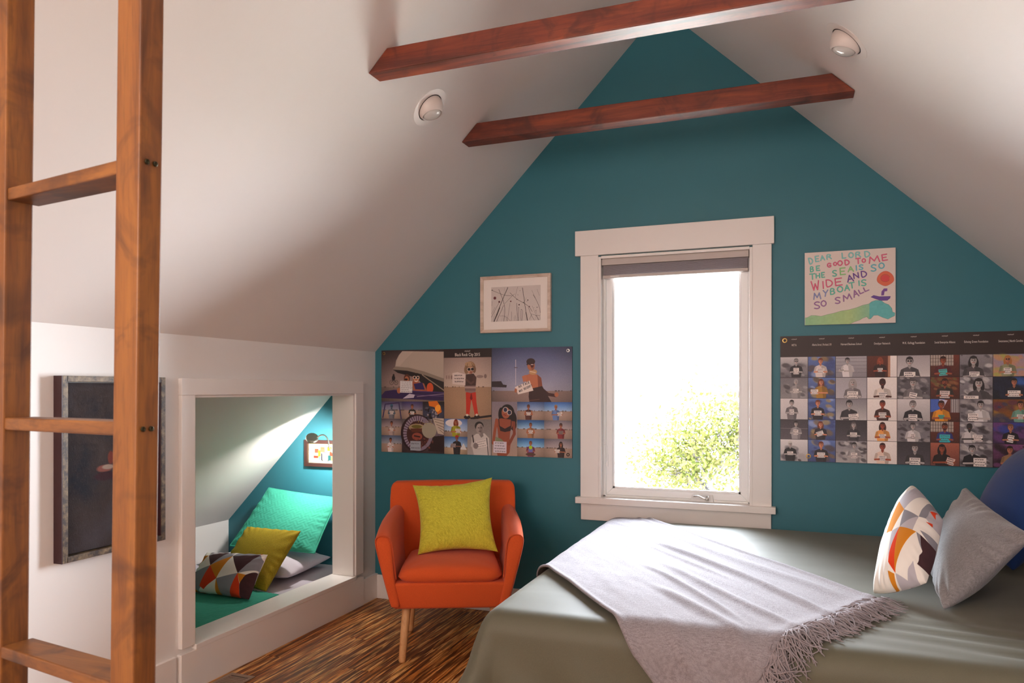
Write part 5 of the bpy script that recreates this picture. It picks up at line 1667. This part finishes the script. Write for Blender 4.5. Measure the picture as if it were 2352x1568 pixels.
# ------------------------------------------------------------------ bed
BX0, BX1, BY0, BY1, BZ = -0.982, 1.24, 2.262, 4.075, 0.605
bed = tag(empty('bed', ((BX0 + BX1) / 2, (BY0 + BY1) / 2, 0)), 'large double bed under the olive bedspread, beside the window wall', 'bed')
BC = np.array(bed.location)
bb = B(); bb.box(BX0 + .03 - BC[0], BX1 - BC[0], BY0 + .03 - BC[1], BY1 - .02 - BC[1], .33, .595)
bb.obj('mattress', M['bolster_white'], bed, bevel=0.05, seg=4)
bb = B(); bb.box(BX0 + .05 - BC[0], BX1 - BC[0], BY0 + .05 - BC[1], BY1 - .03 - BC[1], .10, .325)
bb.obj('bed_base', M['dark_gap'], bed, bevel=0.01)
for sx in (BX0 + .12, BX1 - .12):
    for sy in (BY0 + .12, BY1 - .12):
        bb = B(); bb.box(sx - .03 - BC[0], sx + .03 - BC[0], sy - .03 - BC[1], sy + .03 - BC[1], 0, .11)
        bb.obj('leg', M['black_metal'], bed)

RB = 0.060
def bedmap(X, Y, off=0.0, zdrop_wave=True):
    """flat cloth coordinates -> draped on the bed"""
    ix0, iy0, iy1 = BX0 + RB, BY0 + RB, BY1 - RB * .6
    sx = np.clip(ix0 - X, 0, None)
    syn = np.clip(iy0 - Y, 0, None)
    syf = np.clip(Y - iy1, 0, None)
    sy = np.maximum(syn, syf)
    sgn = np.where(syn > 0, -1.0, 1.0)
    s = np.maximum(sx, sy)
    h = np.hypot(sx, sy) + 1e-9
    dx, dy = -sx / h, sgn * sy / h
    r = RB
    ang = np.clip(s / r, 0, math.pi / 2)
    outr = r * np.sin(ang)
    drop = r * (1 - np.cos(ang)) + np.clip(s - r * math.pi / 2, 0, None)
    out = outr + off * np.sin(ang)
    cor = np.clip(2 * np.minimum(np.abs(dx), np.abs(dy)), 0, 1) ** 1.5
    far = (syf > 0)
    dd = np.clip(s - r, 0, None)
    along = X * 1.0 + Y * 1.0
    fold = np.sin(along * 17 + 1.2 * np.sin(along * 5.0)) * .5 + .5
    flare = dd * (0.05 + .10 * fold * np.clip(dd * 3, 0, 1) + .30 * cor)
    if not zdrop_wave: flare = dd * 0.07
    flare = np.where(far, dd * .02, flare)
    out = out + flare
    px = np.where(X < ix0, ix0, X) + dx * out
    py = np.where(syn > 0, iy0, np.where(syf > 0, iy1, Y)) + dy * out
    # crown of the mattress
    crown = 0.012 * np.clip((X - BX0) / .4, 0, 1) * np.clip((Y - BY0) / .5, 0, 1)
    pz = BZ + crown * (s == 0) + crown * (s > 0) - drop + off * np.cos(ang)
    return px, py, pz

# bedspread
xs = np.concatenate([np.linspace(BX0 + RB - .60, BX0 + RB - .14, 26), np.linspace(BX0 + RB - .13, BX0 + RB, 12)[:-1], np.linspace(BX0 + RB, BX1, 130)])
ys = np.concatenate([np.linspace(BY0 + RB - .60, BY0 + RB - .14, 26), np.linspace(BY0 + RB - .13, BY0 + RB, 12)[:-1], np.linspace(BY0 + RB, BY1 - RB * .6, 100)[:-1], np.linspace(BY1 - RB * .6, BY1 + .45, 30)])
Xg, Yg = np.meshgrid(xs, ys)
px, py, pz = bedmap(Xg, Yg, 0.006)
on = (Xg > BX0 + RB * .5) & (Yg > BY0 + RB * .3)
wr = fbm(Xg * 5, Yg * 16, 21, 3) * .0022 + fbm(Xg * 9, Yg * 9, 22, 2) * .0010
cr = np.exp(-((Yg - (BY0 + .10 + .05 * (Xg - .1))) / .05) ** 2) * np.clip((Xg - .05) / .2, 0, 1)
wr = wr + cr * .008 * np.sin(Yg * 70 + Xg * 12 + 1.5 * np.sin(Xg * 5)) * (0.5 + fbm(Xg * 6, Yg * 10, 71, 2))
cr2 = np.exp(-((Xg - .45) / .35) ** 2) * np.exp(-((Yg - 2.52) / .12) ** 2)
wr = wr + cr2 * .004 * np.sin(Yg * 75 + Xg * 14)
pz = pz + np.where(on, wr, wr * .3)
side = np.clip((BY0 + RB - Yg) / .1, 0, 1)
py = py + side * fbm(Xg * 3, Yg * 3, 31, 2) * .006
spread = grid_obj('bedspread', np.stack([px, py, pz], -1) - BC, M['olive'], None)
spread.location = tuple(BC)
sm = spread.modifiers.new('thickness', 'SOLIDIFY'); sm.thickness = 0.004; sm.offset = 1.0
tag(spread, 'olive green cotton bedspread draped over the bed', 'bedspread')

# throw, laid diagonally over the foot of the bed
th = tag(empty('throw_blanket', (-0.35, 3.0, 0.62)), 'lilac grey cotton throw with long fringe laid diagonally across olive bedspread', 'blanket')
TC = np.array(th.location)
qa, qb, qc, qd = np.array((-1.20, 3.18)), np.array((-1.20, 4.66)), np.array((.250, 2.745)), np.array((-.265, 1.955))
nu, nv = 240, 130
uu = np.linspace(0, 1, nu); vv = np.linspace(0, 1, nv)
Ug, Vg = np.meshgrid(uu, vv)
def flat(u, v):
    a = qa * (1 - v)[..., None] + qb * v[..., None]
    b_ = qd * (1 - v)[..., None] + qc * v[..., None]
    p = a * (1 - u)[..., None] + b_ * u[..., None]
    k = u ** 3
    bow = (.035 * np.sin(v * math.pi * 1.0) + .012 * np.sin(v * 11))[..., None] * k[..., None]
    p = p + bow * np.array((-.60, .80)) * -0.2
    e = (np.sin(u * 8 + .6) * .010 + np.sin(u * 17) * .004)
    p = p + (e * (np.abs(v - .5) * 2) ** 3)[..., None] * np.array((.8, .6))
    return p
def throw_height(u, v):
    h = np.zeros_like(u)
    rr = np.random.RandomState(42)
    # ridges running lengthwise
    for v0, u0, u1, w_, a_, sl in [(.86, .30, 1.0, .030, .010, .10), (.70, .42, 1.05, .020, .014, .05), (.63, .40, .80, .014, .006, .03), (.50, .55, 1.05, .022, .012, .05),
                                   (.40, .52, .95, .015, .010, -.02), (.30, .62, 1.05, .022, .010, .03), (.93, .1, .6, .012, .006, 0), (.78, .2, .5, .015, .005, .06), (.14, .75, 1.05, .022, .008, .06)]:
        vc = v0 + sl * (u - .6) + .012 * np.sin(u * 9 + v0 * 20)
        env = np.clip((u - u0) / .12, 0, 1) * np.clip((u1 - u) / .12, 0, 1)
        env = env * env * (3 - 2 * env)
        h += a_ * env * np.exp(-((v - vc) / w_) ** 2)
    h += .0030 * (fbm(u * 9, v * 24, 61, 3) + 1)
    h += .0016 * (fbm(u * 40, v * 60, 62, 2) + 1)
    # hem rolls
    h += .006 * np.exp(-((v - .008) / .010) ** 2) + .007 * np.exp(-((v - .992) / .010) ** 2)
    h += .004 * np.exp(-((u - .99) / .012) ** 2)
    return h
Pf = flat(Ug, Vg)
hh = throw_height(Ug, Vg)
px, py, pz = bedmap(Pf[..., 0], Pf[..., 1], 0.023 + hh, zdrop_wave=True)
tb_ = grid_obj('blanket_cloth', np.stack([px, py, pz], -1) - TC, M['throw'], th)
sm = tb_.modifiers.new('thickness', 'SOLIDIFY'); sm.thickness = 0.006; sm.offset = 0.0
# fringe
fb = B()
rf = np.random.RandomState(8)
NS = 620
for k in range(NS):
    v0 = rf.rand()
    base = flat(np.array([.995]), np.array([v0]))[0]
    tuft = round(v0 * 62) / 62.0
    cdir = np.array((.60, -.80)) + np.array((.8, .6)) * (rf.normal(0, .28) + .25 * math.sin(tuft * 90))
    cdir /= np.linalg.norm(cdir)
    L = .085 + .045 * rf.rand()
    curl = rf.normal(0, .9); lift = .004 + .012 * rf.rand()
    pts = []
    p = base + (flat(np.array([.995]), np.array([tuft]))[0] - base) * .55
    n_ = 9
    ph = rf.rand() * 6
    d_ = cdir.copy()
    q = base.copy()
    for i in range(n_):
        t = i / (n_ - 1)
        h = .028 + lift * math.sin(math.pi * min(1, t * 1.3)) - .012 * t + .003 * rf.rand()
        bx, by, bz = bedmap(np.array([q[0]]), np.array([q[1]]), h)
        pts.append((bx[0] - TC[0], by[0] - TC[1], bz[0] - TC[2]))
        a = (curl + 1.0 * math.sin(t * 7 + ph)) * .32
        d_ = np.array((d_[0] * math.cos(a) - d_[1] * math.sin(a), d_[0] * math.sin(a) + d_[1] * math.cos(a)))
        d2 = d_ * .6 + cdir * .4
        q = q + d2 / np.linalg.norm(d2) * L / (n_ - 1)
    fb.tube(pts, .0023, 5, caps=True, r2=.0016)
fo = fb.obj('fringe', M['fringe'], th, smooth=True)
fo['kind'] = 'stuff'

# geometric cloth
def geo_canvas(size, cell, seed, w):
    cv = Canvas(size, size, (.9, .88, .86))
    rr = np.random.RandomState(seed)
    pal = [(.93, .91, .88), (.30, .17, .20), (.58, .57, .60), (.80, .52, .10), (.84, .26, .08), (.72, .70, .72), (.93, .91, .88)]
    h = cell * .866
    ny = int(size / h) + 2; nx_ = int(size / cell) + 3
    prev = None
    for j in range(ny):
        for i in range(-1, nx_):
            x0 = i * cell + (j % 2) * cell / 2; y0 = j * h
            for t in (0, 1):
                k = rr.randint(len(pal))
                while pal[k] == prev: k = rr.randint(len(pal))
                prev = pal[k]
                if t == 0: P = [(x0, y0), (x0 + cell, y0), (x0 + cell / 2, y0 + h)]
                else: P = [(x0 + cell, y0), (x0 + cell * 1.5, y0 + h), (x0 + cell / 2, y0 + h)]
                cv.poly(P, pal[k])
    return cv
def geo_table(size, tris):
    """explicit layout: list of (poly in 0..1 with y up, colour)"""
    cv = Canvas(size, size, (.92, .90, .87))
    for P, c_ in tris:
        cv.poly([(x * size, (1 - y) * size) for x, y in P], c_)
    return cv
WH, DKc, GR_, MU, OR_, LG = (.93, .91, .88), (.26, .15, .17), (.55, .55, .58), (.80, .50, .09), (.84, .24, .07), (.72, .70, .73)
def tri_table():
    T = []
    xs_ = [-.17, .055, .28, .505, .73, .955, 1.18]
    R0, R1, R2, R3 = .80, .60, .395, .20
    # nodes of a diamond net following the photograph
    A_ = lambda i: (xs_[i], R0); 
    return T
# face of the nook lumbar pillow (v spans .18 .. .82)
a1_, a2_, a3_ = (.14, .70), (.57, .70), (1.0, .72)
b1_, b2_, b3_ = (.30, .54), (.79, .47), (-.05, .40)
c1_, c2_, c3_ = (.33, .26), (.50, .37), (.92, .20)
tris1 = [([(-.1, .9), (.14, .70), (.02, .9)], WH), ([(.14, .70), (.10, .9), (.40, .9)], GR_), ([(-.1, .7), (.14, .70), (-.1, .30)], MU),
         ([(.14, .70), (.30, .54), (-.04, .42)], WH), ([(.14, .70), (.47, .78), (.30, .54)], DKc), ([(.47, .78), (.57, .70), (.30, .54)], GR_), ([(.14, .70), (.47, .78), (.40, .95), (.12, .95)], LG),
         ([(.47, .78), (.57, .70), (.52, .95), (.40, .95)], LG), ([(.57, .70), (.50, .95), (.68, .95)], WH), ([(.57, .70), (.68, .95), (.95, .95), (.95, .76)], GR_),
         ([(.57, .70), (.30, .54), (.50, .37)], MU), ([(.57, .70), (.50, .37), (.79, .47)], WH), ([(.57, .70), (.93, .755), (.79, .47)], DKc), ([(.93, .755), (1.1, .6), (.79, .47)], GR_), ([(.93, .755), (1.1, .9), (1.1, .6)], WH), ([(.93, .755), (.90, .95), (1.1, .95)], OR_),
         ([(.30, .54), (-.04, .42), (.28, .26)], GR_), ([(-.1, .44), (-.04, .42), (.28, .26), (.1, .1), (-.1, .1)], GR_), ([(-.1, .40), (-.04, .40), (.24, .20), (-.1, .15)], MU), ([(.30, .54), (.50, .37), (.32, .24)], OR_), ([(.30, .54), (.32, .24), (.25, .27)], OR_),
         ([(.32, .24), (.50, .37), (.48, .1), (.2, .1)], WH), ([(.50, .37), (.79, .47), (.70, .1), (.52, .2)], GR_), ([(.50, .37), (.52, .1), (.66, .1)], MU), ([(.79, .47), (.70, .1), (.9, .1), (.86, .35)], OR_), ([(.79, .47), (.9, .47), (.86, .36)], MU), ([(.9, .47), (.86, .36), (.9, .1), (1.1, .1), (1.1, .6)], DKc)]
M['geo_a'] = print_mat('geometric_cushion_cloth', geo_table(700, tris1), 0.95, weave=700)

# nook bed
nk = tag(empty('nook_mattress', (-3.22, 3.0, 0)), 'low mattress under pale grey sheet in the knee-wall nook', 'mattress')
bb = B(); bb.box(-3.74 + 3.22, -2.70 + 3.22, 1.28 - 3.0, 4.158 - 3.0, -.018, .176)
bb.obj('mattress_core', M['bolster_white'], nk, bevel=0.03, seg=4)
nx2, ny2 = 40, 90
gx_, gy_ = np.meshgrid(np.linspace(-3.738, -2.700, nx2), np.linspace(1.29, 4.160, ny2))
gz_ = .181 + fbm(gx_ * 9, gy_ * 9, 5, 3) * .003
sh = grid_obj('sheet', np.stack([gx_ + 3.22, gy_ - 3.0, gz_], -1), M['sheet'], nk)
# quilt
def basket(x, y, cell=.055, amp=.0055):
    i = np.floor(x / cell); j = np.floor(y / cell)
    par = (i + j) % 2
    fx = np.abs(np.sin(x / cell * math.pi * 2)); fy = np.abs(np.sin(y / cell * math.pi * 2))
    return np.where(par == 0, fx ** .5, fy ** .5) * amp
nx2, ny2 = 150, 230
gx_, gy_ = np.meshgrid(np.linspace(-3.735, -2.702, nx2), np.linspace(1.30, 3.400, ny2))
gz_ = .190 + basket(gx_, gy_) + fbm(gx_ * 7, gy_ * 7, 15, 3) * .004
edge = np.clip((gx_ + 2.702) / -.02, 0, 1)
gz_ = gz_ - .001 * (1 - edge)
gy_ = gy_ + np.where(gy_ > 3.38, 0.10 * (-2.702 - gx_) / 1.03, 0)
ql = grid_obj('quilt', np.stack([gx_ + 3.22, gy_ - 2.4, gz_], -1), M['aqua'], None)
ql.location = (-3.22, 2.4, 0)
smq = ql.modifiers.new('thickness', 'SOLIDIFY'); smq.thickness = 0.006; smq.offset = 1.0
tag(ql, 'aqua green quilted blanket covering the foot of the nook mattress', 'quilt')

def sham_relief(x, y):
    return basket(x * .77 + y * .64, -x * .64 + y * .77, .040, .0040)
pw, rim, ctr = pillow('pillow', [(-3.33, 4.085, .680), (-2.775, 4.085, .640), (-2.755, 3.80, .345), (-3.44, 3.84, .330)], .085, M['aqua'], pinch=.02, wr=.005, seed=12, res=120, relief=sham_relief)
tag(pw, 'large aqua green quilted pillow leaning on the nook end wall', 'pillow')
piping(rim, ctr, .005, M['aqua'], pw, 4)
pw, rim, ctr = pillow('pillow', [(-3.47, 4.08, .245), (-2.845, 4.10, .250), (-2.800, 3.60, .240), (-3.47, 3.58, .262)], .135, M['sheet'], pinch=.03, wr=.008, seed=13, res=44)
tag(pw, 'pale grey bed pillow lying flat beneath the aqua pillow', 'pillow')
pw, rim, ctr = pillow('cushion', [(-3.215, 3.740, .487), (-2.795, 3.720, .492), (-2.800, 3.410, .205), (-3.20, 3.45, .215)], .115, M['mustard'], pinch=.045, wr=.007, seed=14, res=56)
tag(pw, 'mustard yellow cushion leaning between aqua pillow and patterned cushion', 'cushion')
pw, rim, ctr = pillow('cushion', [(-3.215, 3.40, .395), (-2.775, 3.395, .418), (-2.760, 3.225, .212), (-3.215, 3.235, .212)], .120, M['geo_a'], pinch=.05, wr=.006, seed=15, res=56)
tag(pw, 'small rectangular cushion with triangle pattern lying on the aqua quilt in the nook', 'cushion')

# nook reading lamp
lp = tag(empty('wall_lamp', (-2.80, D - .005, .90)), 'silver gooseneck reading lamp with round head in the nook', 'lamp')
LC = np.array(lp.location)
ln_ = Vector((-.40, .50, -.76)).normalized()
lh = Vector((-2.846, 3.90, 1.040))
lrot = ln_.to_track_quat('Z', 'Y').to_matrix().to_4x4()
lm = Matrix.Translation(lh - Vector(LC)) @ lrot
bb = B(); bb.lathe([(.004, -.012), (.036, -.012), (.0385, -.008), (.0395, .004), (.0385, .006)], 32, lm)
bb.obj('lamp_head', M['steel'], lp, smooth=False, bevel=0.001)
em = NT('warm_led'); em.set(Base_Color=(1, 1, 1, 1)); em.b.inputs['Emission Color'].default_value = (1, .93, .82, 1); em.b.inputs['Emission Strength'].default_value = 12.0
bb = B(); bb.lathe([(.034, .0062), (.033, .0075)], 24, lm)
bb.obj('led_panel', em.m, lp)
nkpts = [lh + Vector((.036, .0, .004)), lh + Vector((.055, .01, .020)), lh + Vector((.074, .03, .022)), Vector((-2.768, 3.96, 1.030)), Vector((-2.775, 3.98, .985)), Vector((-2.775, 4.00, .950)), Vector((-2.765, 4.05, .915)), Vector((-2.760, 4.10, .902)), Vector((-2.760, D - .02, .90))]
bb = B(); bb.tube([tuple(np.array(p) - LC) for p in smooth_pts([tuple(p) for p in nkpts], 2)], .0046, 10)
bb.obj('gooseneck', M['steel'], lp, smooth=True)
bb = B(); bb.lathe([(.030, 0), (.030, .014), (.012, .022)], 24, Matrix.Translation(Vector((-2.76, D - .001, .90)) - Vector(LC)) @ Matrix.Rotation(math.pi / 2, 4, 'X'))
bb.obj('wall_plate', M['steel'], lp)
lamp_d = bpy.data.lights.new('reading_lamp_light', 'AREA'); lamp_d.shape = 'DISK'; lamp_d.size = .06; lamp_d.energy = 6.0; lamp_d.color = (1.0, .93, .88)
lamp_o = bpy.data.objects.new('reading_lamp_light', lamp_d); COL.objects.link(lamp_o)
lamp_o.location = lh + ln_ * .012
lamp_o.rotation_euler = (-ln_).to_track_quat('Z', 'Y').to_euler()

# ------------------------------------------------------------------ cushions on the bed
tris2 = [([(-.1, -.1), (.30, -.1), (.20, .30), (-.1, .42)], WH), ([(-.1, .42), (.20, .30), (.33, .62), (.0, .80)], MU), ([(-.1, .42), (.0, .80), (-.1, .9)], OR_),
         ([(.20, .30), (.55, .22), (.58, .60), (.33, .62)], WH), ([(.20, .30), (.30, -.1), (.60, -.1), (.55, .22)], LG), ([(.55, .22), (.60, -.1), (1.1, -.1), (.95, .30)], DKc),
         ([(.33, .62), (.0, .80), (.10, 1.1), (.45, 1.1)], WH), ([(.33, .62), (.58, .60), (.70, .95), (.45, 1.1)], GR_), ([(.55, .22), (.95, .30), (.80, .58), (.58, .60)], MU),
         ([(.58, .60), (.80, .58), (1.1, .80), (.70, .95)], LG), ([(.95, .30), (1.1, .3), (1.1, .80), (.80, .58)], WH), ([(.70, .95), (1.1, .80), (1.1, 1.1), (.60, 1.1)], LG),
         ([(.86, .80), (.97, .86), (.88, .92)], OR_), ([(.33, .62), (.45, .60), (.24, .44)], LG)]
tris3 = [([(-.1, .72), (.28, .66), (.42, 1.1), (-.1, 1.1)], LG), ([(.28, .66), (.72, .70), (.60, 1.1), (.42, 1.1)], WH), ([(.60, 1.1), (.72, .70), (.86, .76), (.80, 1.1)], GR_),
         ([(.80, 1.1), (.86, .76), (1.1, .72), (1.1, 1.1)], LG), ([(.84, .90), (.97, .88), (.92, 1.0)], OR_), ([(.84, .70), (1.0, .66), (.97, .78)], OR_),
         ([(-.1, .72), (.28, .66), (.12, .40), (-.1, .38)], MU), ([(.28, .66), (.12, .40), (.34, .46)], WH), ([(.28, .66), (.72, .70), (.34, .46)], GR_), ([(.72, .70), (.34, .46), (.70, .48)], LG),
         ([(.72, .70), (.70, .48), (1.1, .45), (1.1, .75)], WH), ([(.84, .55), (1.1, .45), (1.1, .62)], GR_), ([(-.1, .38), (.12, .40), (.14, .12), (-.1, .15)], WH), ([(.12, .40), (.34, .46), (.14, .18)], LG),
         ([(.34, .46), (.16, .20), (.10, -.1), (.34, .06)], OR_), ([(.34, .46), (.78, .50), (.34, .06)], MU), ([(.78, .50), (.34, .06), (.60, .02), (.90, .30)], WH), ([(.86, .50), (.95, .32), (.90, .14), (1.1, .1), (1.1, .48)], DKc), ([(.78, .50), (.95, .32), (.86, .50)], GR_),
         ([(.34, .06), (.60, .02), (.82, .16), (.9, -.1), (.3, -.1)], LG), ([(-.1, .15), (.14, .14), (.34, .06), (.3, -.1), (-.1, -.1)], WH), ([(.12, .08), (.30, .06), (.2, -.1)], MU)]
tris3 = [([(.36 + .62 * x_, y_) for x_, y_ in P_], c_) for P_, c_ in tris3]
M['geo_b'] = print_mat('geometric_cushion_cloth_large', geo_table(700, tris3), 0.95, weave=700)
# corners TL, TR, BR, BL seen from the foot of the bed (looking +X)
pw, rim, ctr = pillow('cushion', [(0.432, 3.315, 0.931), (0.493, 3.038, 0.845), (0.406, 2.802, 0.669), (0.256, 2.883, 0.599)], .19, M['geo_b'], pinch=-.06, wr=.007, seed=16, res=64, fill=True, back=0.12)
pw.location.z += 0.034
tag(pw, 'cushion with grey, white and orange triangles standing on the olive bed', 'cushion')
pw, rim, ctr = pillow('cushion', [(.650, 3.480, .945), (.720, 2.860, .872), (.450, 2.760, .632), (.500, 3.300, .650)], .165, M['grey_velvet'], pinch=.06, wr=.013, seed=17, res=72)
tag(pw, 'grey velvet cushion leaning behind the triangle-patterned cushion on the bed', 'cushion')
pw, rim, ctr = pillow('pillow', [(1.00, 4.03, 1.08), (1.00, 3.38, 1.10), (.78, 3.36, .65), (.78, 4.00, .65)], .22, M['navy'], pinch=.03, wr=.006, seed=18, res=48)
tag(pw, 'navy blue square pillow nearest the wall, rising behind the grey cushion', 'pillow')
pw, rim, ctr = pillow('pillow', [(1.08, 3.20, 1.08), (1.02, 2.50, 1.08), (.74, 2.42, .64), (.84, 3.10, .64)], .22, M['navy'], pinch=.03, wr=.006, seed=19, res=48)
tag(pw, 'navy blue pillow at right photo edge, in shade beside grey cushion', 'pillow')

# ------------------------------------------------------------------ floor register
vt = tag(empty('floor_vent', (-2.43, 2.66, 0)), 'taupe metal floor register beside the nook skirting', 'vent')
bb = B()
x0, x1, y0, y1 = -.070, .066, -.16, .145
for q in ((x0, x1, y0, y0 + .02), (x0, x1, y1 - .022, y1), (x0, x0 + .018, y0 + .02, y1 - .022), (x1 - .018, x1, y0 + .02, y1 - .022)):
    bb.box(q[0], q[1], q[2], q[3], 0.0005, .005)
bb.obj('frame', M['vent'], vt, bevel=0.001)
bb = B(); bb.box(x0 + .015, x1 - .015, y0 + .018, y1 - .02, 0.0004, .0012); bb.obj('grille_back', M['dark_gap'], vt)
for k in range(16):
    yy = y0 + .026 + k * .0158
    bb = B(); bb.box(x0 + .017, x1 - .017, yy, yy + .009, .0012, .0042)
    bb.obj('slat', M['vent'], vt)
